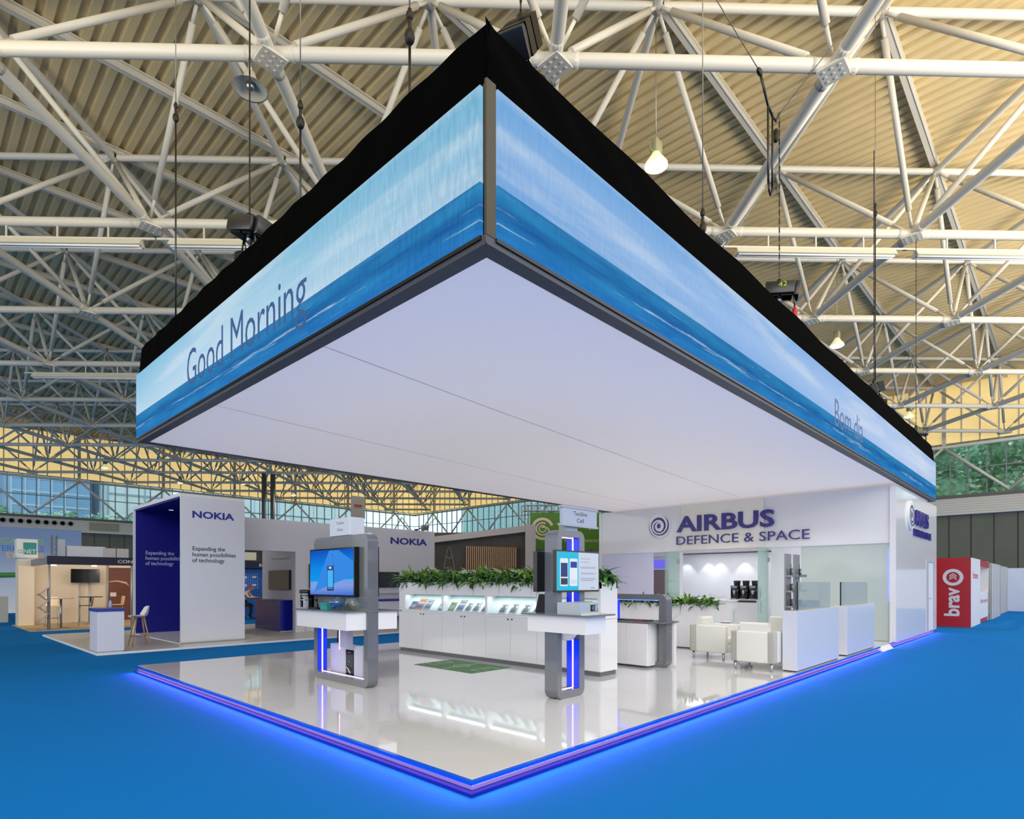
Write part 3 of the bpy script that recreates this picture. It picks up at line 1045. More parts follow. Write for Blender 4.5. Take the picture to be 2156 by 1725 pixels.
# coffee corner
t = thing('coffee_cabinet', 'white waist-high cabinet carrying three black coffee machines', 'cabinet', (15.4, 4.15, PZ))
b = MB(); b.box(15.4, 15.95, 3.74, 4.60, PZ, 1.08, .004, 1); b.build('body', white, t)
b = MB(); b.box(15.36, 15.99, 3.70, 4.70, 1.08, 1.115); b.build('worktop', white_matt, t)
b = MB(); b.box(15.38, 15.4, 3.8, 4.45, 1.02, 1.075); b.build('drip_slot', dark, t)
def coffee(loc, label):
    t = thing('coffee_machine', label, 'coffee machine', loc, 0, 'coffee machines in the cabin')
    b = MB(); b.box(-.16, .2, -.125, .125, 0, .40, .012); b.build('body', black, t, True)
    b = MB(); b.box(-.19, -.16, -.115, .115, .33, .43, .006); b.build('display_bezel', dark, t, True)
    b = MB(); b.box(-.195, -.19, -.085, .085, .35, .42); b.build('display', E('coffee_display', S(120, 140, 160), .8), t, True)
    b = MB(); b.lathe([(.05, .27), (.06, .24), (.035, .17), (.02, .14)], (-.17, 0, 0), 10); b.build('spout', chrome, t, True)
    b = MB(); b.box(-.26, -.16, -.1, .1, 0, .025); b.build('drip_tray', steel, t, True)
    b = MB(); b.lathe([(.09, .40), (.11, .56), (.115, .57), (.115, .585), (.02, .59)], (.04, 0, 0), 14); b.build('bean_hopper', M('hopper_smoke', S(70, 66, 62), .15), t, True)
    return t
c0 = coffee((15.56, 4.49, 1.115), 'black coffee machine on the left of the three')
copy_tree(c0, (15.56, 4.20, 1.115), 0, 'black coffee machine in the middle of the three')
copy_tree(c0, (15.56, 3.91, 1.115), 0, 'black coffee machine beside the open glass door leaf')
t = thing('kitchen_counter', 'white counter in the cabin kitchen, left of the coffee machines', 'counter', (15.3, 5.6, PZ))
b = MB(); b.box(15.3, 15.9, 4.85, 6.4, PZ, 1.06); b.build('body', white, t)
b = MB(); b.box(15.26, 15.94, 4.82, 6.44, 1.06, 1.09); b.build('worktop', white_matt, t)
cupm = M('porcelain', S(225, 232, 230), .2)
for k in range(6):
    t = thing('cup_stack', ['white cups stacked nearest the coffee machines', 'second stack of white cups from the coffee machines', 'third stack of white cups from the coffee machines', 'fourth stack of white cups from the coffee machines', 'fifth stack of white cups from the coffee machines', 'leftmost stack of white cups on the kitchen counter'][k], 'cups', (15.45, 5.05 + k * .13, 1.09), 0, 'cup stacks in the kitchen')
    b = MB()
    for q in range(2 + (k * 7) % 3):
        b.lathe([(.03, q * .045), (.042, q * .045 + .05), (.036, q * .045 + .05)], (0, 0, 0), 12)
    b.build('cup', cupm, t, True)
t = thing('bar_block', 'plain white block counter standing in front of the coffee machines', 'counter', (13.4, 4.0, PZ))
b = MB(); b.box(13.4, 13.95, 3.79, 4.32, PZ, 1.10, .003, 1); b.build('body', white, t)
b = MB(); b.box(13.36, 13.97, 3.76, 4.36, 1.10, 1.135); b.build('top', white_matt, t)
b = MB(); b.box(13.44, 13.93, 3.82, 4.3, PZ, PZ + .03); b.build('plinth', plinth_m, t)

# ================================================================== long brochure counter with planting
dk = thing('brochure_counter', 'long white counter with four lit brochure niches below a plant trough', 'counter', (4.8, 4.9, PZ))
X0, X1, Y0, Y1, ZT = 4.8, 5.28, 2.18, 7.65, 1.648
NZ0, NZ1 = 1.055, 1.385
NI = ((6.165, 7.425), (4.865, 6.115), (3.555, 4.81), (2.25, 3.503))
b = MB()
b.box(X0, X1, Y0, Y1, PZ + .075, NZ0 - .005)           # lower carcass
b.box(X0, X1, Y0, Y1, NZ1, ZT - .10)             # upper band
b.box(X0 + .30, X1, Y0, Y1, NZ0 - .01, NZ1)      # back of the niches
edges = [Y0] + [v for n_ in sorted(NI) for v in n_] + [Y1]
for a, c in zip(edges[::2], edges[1::2]):
    b.box(X0, X0 + .3, a, c, NZ0 - .01, NZ1)
b.box(X0, X0 + .03, Y0, Y1, ZT - .10, ZT); b.box(X1 - .03, X1, Y0, Y1, ZT - .10, ZT)
b.box(X0, X1, Y0, Y0 + .03, ZT - .10, ZT); b.box(X0, X1, Y1 - .03, Y1, ZT - .10, ZT)
b.build('carcass', white, dk)
b = MB(); b.box(X0 + .02, X1 - .02, Y0 + .02, Y1 - .02, PZ, PZ + .075); b.build('plinth', plinth_m, dk)
b = MB(); b.box(X0 - .006, X0, Y0, Y1, 1.005, 1.05); b.build('ledge', white_matt, dk)
ys = [2.19, 2.87, 3.528, 4.181, 4.831, 5.479, 6.139, 6.793, 7.64]
for k in range(8):
    b = MB(); b.box(X0 - .016, X0, ys[k] + .003, ys[k + 1] - .003, PZ + .085, 1.0, .002, 1); d_ = b.build('door', white, dk)
    ky = ys[k + 1] - .05 if k % 2 == 0 else ys[k] + .05
    if k == 0: ky = ys[1] - .05
    b = MB(); b.lathe([(.013, -.016), (.015, -.03), (.001, -.032)], (X0, ky, .966), 10, 'x'); b.build('knob', M('knob_dark', S(40, 38, 40), .3), d_)
niche_m = M('niche_white', S(214, 232, 232), .4)
glow = E('niche_light', (.86, 1.0, 1.0), 3.2)
for a, c in NI:
    b = MB()
    b.add([(X0 + .02, a, NZ0), (X0 + .02, c, NZ0), (X0 + .26, c, NZ1 - .02), (X0 + .26, a, NZ1 - .02)], [(0, 1, 2, 3)])
    b.add([(X0 + .03, a, NZ0 - .01), (X0 + .03, c, NZ0 - .01), (X0 + .28, c, NZ1 - .02), (X0 + .28, a, NZ1 - .02)], [(3, 2, 1, 0)])
    n_ = b.build('sloping_display', niche_m, dk)
    area('niche_lamp', (X0 + .07, (a + c) / 2, NZ1 - .004), (X0 + .12, (a + c) / 2, 0), c - a - .06, .06, 1.7, (.86, 1, 1))
# brochures leaning on the slopes
th = math.atan2(NZ1 - .02 - NZ0, .24)
SL = Vector((math.cos(th), 0, math.sin(th)))
SN = Vector((-math.sin(th), 0, math.cos(th)))
paper = {'blue': S(88, 104, 140), 'orange': S(200, 132, 84), 'grey': S(150, 154, 158), 'green': S(120, 140, 84), 'silver': S(186, 190, 192)}
def brochure(y, w, h, cover, band, label, up=.015):
    o = Vector((X0 + .02, y, NZ0)) + SN * .004 + SL * up
    t = thing('brochure', label, 'brochure', o, 0, 'brochures in the lit niches')
    def quad(y0, y1, s0, s1, d, th_=.003):
        q = MB()
        vs = []
        for dd in (d, d + th_):
            for (yy, ss) in ((y0, s0), (y1, s0), (y1, s1), (y0, s1)):
                vs.append(Vector((0, yy, 0)) + SL * ss + SN * dd)
        q.add(vs, [(3, 2, 1, 0), (4, 5, 6, 7), (0, 1, 5, 4), (1, 2, 6, 5), (2, 3, 7, 6), (3, 0, 4, 7)])
        return q
    quad(-w / 2, w / 2, 0, h, 0, .006).build('pages', M('paper_' + cover, paper[cover], .35), t, True)
    quad(-w / 2 + .012, w / 2 - .012, h * .12, h * .55, .006, .001).build('cover_picture', M('picture_' + band, paper[band], .3), t, True)
    q = quad(-w / 2 + .02, w / 2 - .03, h * .72, h * .80, .006, .001)
    q.build('title_block', M('title_navy', S(56, 62, 84), .4), t, True)
    if cover == 'silver':      # a walking figure printed on the cover
        q = MB()
        pts = [(-.055, .10), (-.03, .17), (-.035, .21), (0, .245), (.03, .21), (.025, .17), (.06, .10), (.06, .02), (-.06, .02)]
        q.add([Vector((0, -a, 0)) + SL * (s_ * h / .28) + SN * .0085 for a, s_ in pts], [list(range(len(pts)))])
        q.build('figure_print', M('figure_print', S(96, 104, 112), .4), t, True)
    return t
NAMES = ('first', 'second', 'third', 'fourth', 'fifth', 'sixth')
spec = [(0, [(7.22, .22, .20, 'blue', 'grey'), (6.98, .24, .27, 'orange', 'blue'), (6.72, .21, .26, 'grey', 'blue'), (6.25, .16, .20, 'blue', 'silver')]),
        (1, [(5.92, .18, .21, 'green', 'grey'), (5.66, .20, .27, 'grey', 'blue'), (5.42, .17, .23, 'silver', 'grey'), (5.19, .17, .24, 'silver', 'grey'), (4.95, .13, .20, 'silver', 'grey')]),
        (2, [(4.45, .18, .23, 'silver', 'grey'), (4.18, .18, .25, 'silver', 'grey'), (3.88, .18, .24, 'silver', 'grey'), (3.62, .12, .22, 'silver', 'grey')]),
        (3, [(3.3, .18, .23, 'silver', 'grey'), (3.0, .18, .23, 'silver', 'grey')])]
for ni, lst in spec:
    for k, (y, w, h, c_, bd) in enumerate(lst):
        brochure(y, w, h, c_, bd, '%s %s brochure from the left in the %s lit niche' % (NAMES[k], c_, NAMES[ni]))

# foliage: strap leaves growing out of the trough
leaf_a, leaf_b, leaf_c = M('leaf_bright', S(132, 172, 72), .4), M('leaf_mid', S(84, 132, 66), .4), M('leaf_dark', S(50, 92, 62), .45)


def foliage(x0, x1, y0, y1, z, n, hmax, parent_label, cat='plants', spill=.14):
    b = MB()
    rnd = random.Random(int(n * 3 + x0 * 10))
    for k in range(n):
        bx, by = rnd.uniform(x0, x1), rnd.uniform(y0, y1)
        edge = min(bx - x0, x1 - bx) / (x1 - x0)
        a = rnd.uniform(0, 2 * math.pi)
        if rnd.random() < .45: a = math.pi + rnd.gauss(0, .8)
        L = rnd.uniform(.12, .30) * hmax / .3
        el = rnd.uniform(.0, 1.15)
        w = rnd.uniform(.020, .036)
        droop = rnd.uniform(.5, 1.9)
        p = Vector((bx, by, z - .03 + rnd.uniform(0, .12) * hmax / .3))
        h = Vector((math.cos(a), math.sin(a), 0))
        s_ = Vector((-h.y, h.x, 0))
        vs = []
        seg = 4
        tilt = rnd.uniform(-.5, .5)
        for i in range(seg + 1):
            t_ = i / seg
            e = el - droop * t_
            ww = w * (math.sin(math.pi * (t_ * .86 + .10)) ** .8 if i < seg else .06)
            sd_ = (s_ + Vector((0, 0, tilt))).normalized()
            vs += [p + sd_ * ww, p - sd_ * ww]
            p = p + (h * math.cos(e) + Vector((0, 0, math.sin(e)))) * (L / seg)
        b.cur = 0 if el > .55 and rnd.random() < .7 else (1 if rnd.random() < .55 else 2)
        b.add(vs, [(2 * i, 2 * i + 1, 2 * i + 3, 2 * i + 2) for i in range(seg)], True)
    for k in range(int((y1 - y0) * 2.2)):      # long leaves hanging over the front edge
        by = rnd.uniform(y0, y1)
        p = Vector((x0 - .01, by, z + .05))
        b.cur = 2
        L = rnd.uniform(.12, .30)
        vs = []
        dy = rnd.uniform(-.4, .4)
        for i in range(5):
            t_ = i / 4
            ww = .017 * (1 - t_ * .9)
            vs += [p + Vector((0, ww, 0)), p - Vector((0, ww, 0))]
            p = p + Vector((-.05 * (1 - t_), dy * .06, (.02 if i == 0 else -.34 * L * (1 + t_) * .8)))
        b.add(vs, [(2 * i, 2 * i + 1, 2 * i + 3, 2 * i + 2) for i in range(4)], True)
    o = b.build('foliage', [leaf_a, leaf_b, leaf_c])
    return tag(o, parent_label, cat, None, 'stuff')


b = MB(); b.box(X0 + .03, X1 - .03, Y0 + .03, Y1 - .03, ZT - .10, ZT - .02); b.build('soil', M('potting_soil', S(30, 26, 22), .95), dk)
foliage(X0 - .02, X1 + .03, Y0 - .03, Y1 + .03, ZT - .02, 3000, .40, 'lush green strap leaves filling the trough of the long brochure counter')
pl = thing('planter_box', 'lower white planter box standing behind the low grey portal table', 'planter', (9.58, 3.9, PZ))
b = MB(); b.box(9.58, 9.98, 2.53, 6.2, PZ + .03, 1.06)
b.box(9.58, 9.61, 2.53, 6.2, 1.06, 1.155); b.box(9.95, 9.98, 2.53, 6.2, 1.06, 1.155); b.box(9.61, 9.95, 2.53, 2.56, 1.06, 1.155); b.box(9.61, 9.95, 6.17, 6.2, 1.06, 1.155)
b.build('body', white, pl)
b = MB(); b.box(9.61, 9.96, 2.56, 6.18, PZ, PZ + .03); b.build('plinth', plinth_m, pl)
b = MB(); b.box(9.61, 9.95, 2.56, 6.17, 1.06, 1.13); b.build('soil', M('potting_soil', S(30, 26, 22), .95), pl)
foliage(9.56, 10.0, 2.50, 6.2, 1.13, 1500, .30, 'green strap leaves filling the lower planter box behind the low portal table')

# green football pitch mat
rg = thing('floor_mat', 'green floor mat printed with football pitch lines beside the brochure counter', 'mat', (4.1, 4.73, PZ))
b = MB(); b.box(3.61, 4.55, 3.95, 5.52, PZ, PZ + .006); b.build('mat', M('mat_green', S(86, 124, 80), .8, noise=.12, nscale=30), rg)
b = MB()
z0_, z1_ = PZ + .006, PZ + .0068
def ln(x0, x1, y0, y1): b.box(x0, x1, y0, y1, z0_, z1_)
ln(3.63, 4.53, 4.73, 4.742)
for s_, yb in ((1, 3.99), (-1, 5.48)):
    ln(3.85, 4.31, yb + s_ * .24, yb + s_ * .252); ln(3.85, 3.862, min(yb, yb + s_ * .25), max(yb, yb + s_ * .25)); ln(4.298, 4.31, min(yb, yb + s_ * .25), max(yb, yb + s_ * .25))
    ln(3.98, 4.18, yb + s_ * .10, yb + s_ * .11)
circ = [(4.08 + .15 * math.cos(a * math.pi / 16), 4.736 + .15 * math.sin(a * math.pi / 16)) for a in range(32)]
ci = [(4.08 + .138 * math.cos(a * math.pi / 16), 4.736 + .138 * math.sin(a * math.pi / 16)) for a in range(32)]
b.ring(circ, ci, 'z', z0_, z1_)
b.build('pitch_lines', white_matt, rg)

# ================================================================== portal kiosks
def led_rect(b, axis, rect, t0, t1, skip=()):
    """thin light lines running around the inside of a portal"""
    x0, x1, z0, z1 = rect
    w = .012
    for k, (a0, a1, c0, c1) in enumerate(((x0, x0 + w, z0, z1), (x1 - w, x1, z0, z1), (x0, x1, z0, z0 + w), (x0, x1, z1 - w, z1))):
        if k in skip: continue
        if axis == 'y': b.box(a0, a1, t0, t1, c0, c1)
        else: b.box(t0, t1, a0, a1, c0, c1)


def tv(name, label, axis, at, out, a0, a1, z0, z1, scr, depth=.05):
    """flat television; axis is the direction it faces along, out = +1/-1, at = back of the set"""
    t = thing(name, label, 'television', (at, (a0 + a1) / 2, z0) if axis == 'x' else ((a0 + a1) / 2, at, z0))
    b = MB()
    d0, d1 = sorted((at, at + out * depth))
    (b.box(d0, d1, a0, a1, z0, z1, .004, 1) if axis == 'x' else b.box(a0, a1, d0, d1, z0, z1, .004, 1))
    b.build('housing', black, t)
    e0, e1 = sorted((at + out * depth, at + out * (depth + .002)))
    b = MB()
    (b.box(e0, e1, a0 + .02, a1 - .02, z0 + .025, z1 - .02) if axis == 'x' else b.box(a0 + .02, a1 - .02, e0, e1, z0 + .025, z1 - .02))
    s_ = b.build('screen', scr, t)
    return t, s_


def grad_screen(name, stops, axis=2, strength=1.0, tilt=0):
    m = bpy.data.materials.new(name)
    m.use_nodes = True
    nt = m.node_tree
    nt.nodes.clear()
    tc = nt.nodes.new('ShaderNodeTexCoord')
    sp = nt.nodes.new('ShaderNodeSeparateXYZ')
    nt.links.new(tc.outputs['Generated'], sp.inputs[0])
    r = nt.nodes.new('ShaderNodeValToRGB')
    while len(r.color_ramp.elements) < len(stops): r.color_ramp.elements.new(.5)
    for e, (p, c) in zip(r.color_ramp.elements, stops): e.position, e.color = p, (*c, 1)
    fac = sp.outputs[axis]
    if tilt:
        ad = nt.nodes.new('ShaderNodeMath'); ad.operation = 'MULTIPLY_ADD'
        ad.inputs[1].default_value = tilt
        nt.links.new(sp.outputs[1], ad.inputs[0]); nt.links.new(sp.outputs[axis], ad.inputs[2])
        fac = ad.outputs[0]
    nt.links.new(fac, r.inputs[0])
    em = nt.nodes.new('ShaderNodeEmission')
    em.inputs[1].default_value = strength
    out = nt.nodes.new('ShaderNodeOutputMaterial')
    nt.links.new(r.outputs[0], em.inputs[0])
    nt.links.new(em.outputs[0], out.inputs[0])
    return m


# --- kiosk with the radio on its screen (faces -X)
k1 = thing('portal_kiosk', 'wide grey rounded portal with blue screen, shelf and blue lit lower opening', 'kiosk', (1.72, 4.75, PZ))
fr_m = dkgrey
o_, i_ = rr(3.97, 5.53, PZ, 2.35, .11), rr(4.07, 5.43, PZ + .105, 2.25, .012)
b = MB(); b.ring(o_, i_, 'x', 1.625, 1.80); b.build('frame', fr_m, k1)
b = MB(); b.box(1.6252, 1.7998, 4.07, 5.43, 1.22, 2.25); b.build('back_panel', M('graphite_panel', S(104, 107, 104), .25, coat=.4), k1)
b = MB(); b.prism([(1.29, 4.02), (1.31, 5.62), (1.50, 5.84), (1.78, 5.84), (2.1, 5.62), (2.14, 3.86), (1.66, 3.97)], 'z', 1.222, 1.24); b.build('shelf_top', M('graphite_panel', S(104, 107, 104), .25, coat=.4), k1)
b = MB(); b.prism([(1.34, 4.07), (1.36, 5.58), (2.05, 5.56), (2.09, 3.92)], 'z', .965, 1.222); b.build('shelf_box', white, k1)
b = MB(); b.box(1.66, 1.76, 4.585, 4.80, .66, .965); b.build('support_post', M('post_lilac', S(172, 172, 196), .3), k1)
b = MB(); b.box(1.70, 1.715, 5.405, 5.42, .24, .965); b.box(1.70, 1.715, 4.08, 5.42, .228, .236); b.box(1.655, 1.665, 4.795, 4.81, .62, .965); b.build('led_line', led_line, k1)
b = MB(); b.box(1.64, 1.698, 5.418, 5.43, .24, .96); b.box(1.717, 1.79, 5.418, 5.43, .24, .96); b.build('led_channel', gloss_blue, k1)
b = MB(); b.tube((1.71, 4.1, PZ - .0), (1.71, 4.1, PZ + .012), .03, 10); b.build('foot', dark, k1)
scr = grad_screen('radio_screen', [(0, S(60, 110, 210)), (.22, S(128, 158, 226)), (.33, S(120, 160, 226)), (.36, S(16, 150, 236)), (.62, S(14, 138, 232)), (1.0, S(20, 84, 190))], 2, 1.0, .06)
t1, s1 = tv('television', 'screen showing a blue radio handset on the wide grey kiosk', 'x', 1.625, -1, 4.19, 5.505, 1.435, 2.165, scr, .085)
fx = 1.625 - .0875
b = MB()
b.add([(fx - .001, 5.35, 1.5), (fx - .001, 4.9, 2.13), (fx - .001, 4.62, 2.13), (fx - .001, 4.2, 1.95), (fx - .001, 4.2, 1.75)], [(0, 1, 2, 3, 4)])
b.build('light_ray', E('ray_blue', S(22, 128, 222)), s1)
b = MB(); b.box(fx - .004, fx - .002, 4.755, 4.95, 1.52, 1.90); b.box(fx - .004, fx - .002, 4.79, 4.815, 1.90, 2.07); b.build('radio_outline', E('radio_navy', S(16, 52, 116)), s1)
b = MB(); b.box(fx - .006, fx - .004, 4.775, 4.93, 1.575, 1.83); b.box(fx - .006, fx - .004, 4.797, 4.808, 1.9, 2.06); b.build('radio_front', E('radio_cyan', S(52, 176, 244)), s1)
b = MB(); b.box(fx - .007, fx - .006, 4.82, 4.89, 1.855, 1.885); b.box(fx - .006, fx - .005, 4.79, 4.92, 1.555, 1.56); b.build('radio_print', E('radio_print', S(200, 220, 250)), s1)
tb, sb_ = tv('television', 'black backed screen on the far side of the wide grey kiosk', 'x', 1.80, 1, 4.02, 5.35, 1.43, 2.17, M('screen_off', S(10, 10, 12), .12), .05)
t = thing('sign_box', 'white box sign standing on top of the wide grey kiosk', 'sign', (1.7, 4.6, 2.35))
b = MB(); b.box(1.61, 1.86, 4.42, 5.01, 2.352, 2.62, .006, 1); b.build('box', M('sign_white', S(214, 218, 222), .4), t)
b = MB(); b.box(1.86, 1.9, 4.3, 5.25, 2.352, 2.39); b.build('rail', white_matt, t)
text('lettering', 'Tactilon', M('sign_grey', S(110, 112, 118), .5), t, (1.61, 4.81, 2.525), (0, -1, 0), .22, .042, .001)
text('lettering', 'Dabat', M('sign_grey', S(110, 112, 118), .5), t, (1.61, 4.785, 2.425), (0, -1, 0), .17, .042, .001)
# things on its shelf
SZ = 1.24
t = thing('desk_microphone', 'black gooseneck handset standing on the wide kiosk shelf', 'microphone', (1.45, 5.12, SZ))
b = MB(); b.box(1.38, 1.56, 5.0, 5.28, SZ, SZ + .022, .008); b.build('base', dark, t)
b = MB(); b.path([(1.47, 5.12, SZ + .02), (1.47, 5.13, SZ + .08), (1.47, 5.15, SZ + .13)], .012, 8); b.ball((1.465, 5.155, SZ + .155), .018, .036, .036, 8); b.build('handset', dark, t)
t = thing('card_box', 'small turquoise card box beside the glass bowl', 'box', (1.42, 4.75, SZ))
b = MB(); b.box(1.36, 1.46, 4.66, 4.84, SZ, SZ + .09, .003, 1); b.build('box', teal, t)
b = MB(); b.box(1.35, 1.47, 4.655, 4.845, SZ + .075, SZ + .098, .002, 1); b.build('lid', teal, t)
t = thing('sweet_bowl', 'round glass bowl filled with blue wrapped sweets', 'bowl', (1.46, 4.52, SZ))
b = MB(); b.lathe([(.05, 0), (.09, .02), (.125, .075), (.128, .12), (.10, .175), (.085, .185), (.09, .19)], (1.46, 4.52, SZ + .002), 24); b.build('bowl', glass_mat('bowl_glass', (.93, .97, 1), 1, .02, None, .06), t)
b = MB()
rnd = random.Random(4)
for k in range(46):
    a, r_, zz = rnd.uniform(0, 6.28), rnd.uniform(0, .085), rnd.uniform(.03, .15)
    b.obox((1.46 + r_ * math.cos(a), 4.52 + r_ * math.sin(a), SZ + zz), .035, .012, .010, Matrix.Rotation(rnd.uniform(0, 3), 3, 'Z') @ Matrix.Rotation(rnd.uniform(-1, 1), 3, 'X'), .004)
o = b.build('wrapped_sweets', M('foil_blue', S(60, 122, 172), .2, .5, noise=.5, nscale=40), t); o['kind'] = 'stuff'
t = thing('empty_glass_bowl', 'clear empty glass bowl at the right end of the wide kiosk shelf', 'bowl', (1.5, 4.16, SZ))
b = MB(); b.lathe([(.05, 0), (.085, .02), (.115, .075), (.118, .12), (.09, .17), (.095, .18)], (1.5, 4.16, SZ + .002), 24); b.build('bowl', glass_mat('bowl_glass_clear', (.96, .98, .97), 1, .02, None, .05), t)
t = thing('black_case', 'black padded equipment case at the far left of the wide kiosk shelf', 'case', (1.62, 5.68, SZ))
b = MB(); b.box(1.52, 1.74, 5.565, 5.80, SZ, SZ + .225, .02); b.build('body', black, t)
b = MB(); b.box(1.51, 1.75, 5.56, 5.82, SZ + .225, SZ + .29, .02); b.build('lid', dark, t)
t = thing('charger_stand', 'white multi-slot charging stand in front of the black case', 'charger', (1.45, 5.5, SZ))
b = MB(); b.box(1.42, 1.50, 5.46, 5.50, SZ, SZ + .16, .01); b.box(1.38, 1.51, 5.40, 5.62, SZ, SZ + .012)
for k in range(3): b.box(1.42, 1.50, 5.46 + .01 * k, 5.56 - .01 * k, SZ + .12 + .045 * k, SZ + .14 + .045 * k, .005)
b.build('stand', grey, t)
t = thing('equipment_pedestal', 'white pedestal behind the wide kiosk holding a black rack unit', 'pedestal', (2.05, 4.75, PZ))
b = MB(); b.box(1.84, 1.98, 4.66, 5.40, PZ, .66, .004, 1); b.build('body', M('pedestal_lilac', S(206, 206, 226), .3), t)
b = MB(); b.box(1.825, 1.845, 4.69, 4.90, PZ + .02, .60); r_ = b.build('rack_unit', black, t)
b = MB(); b.box(1.822, 1.826, 4.75, 4.84, .555, .57); b.build('red_badge', E('badge_red', (.6, .02, .02), .8), r_)
b = MB(); b.lathe([(.012, -.004), (.001, -.006)], (1.825, 4.80, .42), 8, 'x'); b.path([(1.82, 4.89, .33), (1.80, 4.80, .32), (1.80, 4.75, .26), (1.82, 4.75, .24)], .008, 6); b.build('jack_cable', white_matt, r_)
t = thing('hanging_cable', 'thin dangling power cable with plug under the wide kiosk shelf', 'cable', (1.9, 5.2, PZ))
b = MB(); b.path([(1.95, 5.35, .96), (1.94, 5.33, .85), (1.95, 5.36, .75), (1.94, 5.34, .67)], .012, 6); b.build('cable', dark, t)

# --- kiosk with the phones on its screen (faces -Y)
k2 = thing('portal_kiosk', 'narrow grey rounded portal with back to back screens and crossing shelf', 'kiosk', (3.15, 1.59, PZ))
b = MB(); b.ring(rr(2.855, 3.435, PZ, 2.335, .11), rr(2.945, 3.32, PZ + .10, 2.245, .012), 'y', 1.485, 1.70); b.build('frame', fr_m, k2)
b = MB(); b.prism([(2.73, .93), (3.38, .95), (3.47, 1.48), (3.47, 1.72), (3.42, 2.08), (2.77, 2.04)], 'z', 1.222, 1.24); b.build('shelf_top', M('graphite_panel', S(104, 107, 104), .25, coat=.4), k2)
b = MB(); b.prism([(2.80, 1.0), (3.26, 1.02), (3.38, 1.46), (3.38, 1.74), (3.32, 2.0), (2.83, 1.98)], 'z', 1.0, 1.222); b.build('shelf_box', white, k2)
b = MB(); b.lathe([(.20, 1.0), (.17, .95), (.12, .89), (.10, .88)], (3.13, 1.59, 0), 20); b.build('support_cone', white, k2)
b = MB(); b.box(3.298, 3.31, 1.578, 1.592, .23, .88); b.box(3.298, 3.31, 1.578, 1.592, 1.25, 1.53); b.box(3.298, 3.31, 1.578, 1.592, 2.05, 2.235); b.box(2.95, 3.31, 1.578, 1.592, .224, .232); b.box(2.95, 3.31, 1.578, 1.592, 2.237, 2.244); b.build('led_line', led_line, k2)
b = MB(); b.box(3.311, 3.32, 1.49, 1.695, .23, .88); b.box(3.311, 3.32, 1.49, 1.695, 1.25, 2.24); b.build('led_channel', gloss_blue, k2)
b = MB(); b.tube((2.95, 1.59, PZ), (2.95, 1.59, PZ + .012), .03, 10); b.build('foot', dark, k2)
t2, s2 = tv('television', 'screen showing two white phones on the narrow grey kiosk', 'y', 1.485, -1, 2.755, 3.70, 1.52, 2.065, E('slide_white', S(200, 208, 228)), .055)
fy = 1.485 - .0575
b = MB(); b.box(2.775, 3.225, fy - .001, fy, 1.545, 2.045); b.build('slide_panel', E('slide_cyan', S(20, 186, 222)), s2)
for k, (xa, cs) in enumerate(((2.835, ((1.72, 1.90, S(40, 62, 120)), (1.66, 1.71, S(180, 190, 200)), (1.62, 1.70, S(50, 60, 80)))), (3.035, ((1.84, 1.92, S(34, 64, 160)), (1.70, 1.82, S(226, 232, 244)), (1.63, 1.68, S(210, 218, 232)))))):
    b = MB(); b.prism(rr(xa, xa + .165, 1.60, 1.96, .02, 3), 'y', fy - .003, fy - .001); ph = b.build('phone_picture', E('phone_white', S(222, 232, 244)), s2)
    for q, (z0_, z1_, cc) in enumerate(cs):
        b = MB(); b.box(xa + .014, xa + .151, fy - .005 - q * .001, fy - .003, z0_, z1_); b.build('phone_app', E('app_%d_%d' % (k, q), cc), ph)
for z_, w_ in ((1.96, .22), (1.915, .2), (1.85, .36), (1.835, .33), (1.77, .35), (1.755, .3), (1.70, .33), (1.685, .35), (1.67, .28)):
    b = MB(); b.box(3.27, 3.27 + w_, fy - .001, fy, z_, z_ + .007); b.build('text_line', E('slide_grey', S(140, 152, 180)), s2)
text('footer_lettering', 'Airbus', E('slide_navy', S(40, 60, 110)), s2, (3.5, fy, 1.565), (1, 0, 0), .09, .02, .001)
tb2, _ = tv('television', 'dark screen facing away on the back of the narrow grey kiosk', 'y', 1.70, 1, 2.70, 3.62, 1.525, 2.05, M('screen_off', S(10, 10, 12), .12), .07)
t = thing('sign_board', 'grey framed sign board mounted on top of the narrow grey kiosk', 'sign', (3.3, 1.6, 2.335))
b = MB(); b.box(2.92, 3.67, 1.45, 1.50, 2.40, 2.63); b.box(3.05, 3.3, 1.5, 1.6, 2.336, 2.42); b.build('board', M('sign_grey_board', S(172, 178, 190), .4), t)
b = MB(); b.box(2.90, 3.69, 1.44, 1.51, 2.385, 2.412); b.box(2.90, 3.69, 1.44, 1.51, 2.625, 2.65); b.build('rails', grey, t)
text('lettering', 'Tactilon', M('sign_dark', S(70, 74, 84), .5), t, (3.145, 1.45, 2.535), (1, 0, 0), .30, .055, .001, .01)
text('lettering', 'Cell', M('sign_dark', S(70, 74, 84), .5), t, (3.22, 1.45, 2.445), (1, 0, 0), .15, .055, .001, .01)
t = thing('laptop', 'black open laptop on the far left of the narrow kiosk shelf', 'laptop', (3.2, 1.95, SZ))
b = MB(); b.box(3.08, 3.34, 1.80, 2.06, SZ, SZ + .018, .004, 1); b.build('keyboard_base', dark, t)
b = MB(); b.obox((3.12, 1.93, SZ + .13), .006, .13, .12, Matrix.Rotation(.32, 3, 'Y')); b.build('display_lid', M('laptop_lid', S(26, 26, 34), .3), t)
t = thing('server_unit', 'silver rack server with fan grille lying on the narrow kiosk shelf', 'server', (3.05, 1.35, SZ))
b = MB(); b.box(2.79, 3.15, 1.06, 1.44, SZ, SZ + .155, .003, 1); b.build('chassis', M('server_silver', S(178, 184, 186), .35, .2), t)
b = MB(); b.box(2.99, 3.075, 1.052, 1.06, SZ + .045, SZ + .125); fan = b.build('fan_grille', black, t)
b = MB()
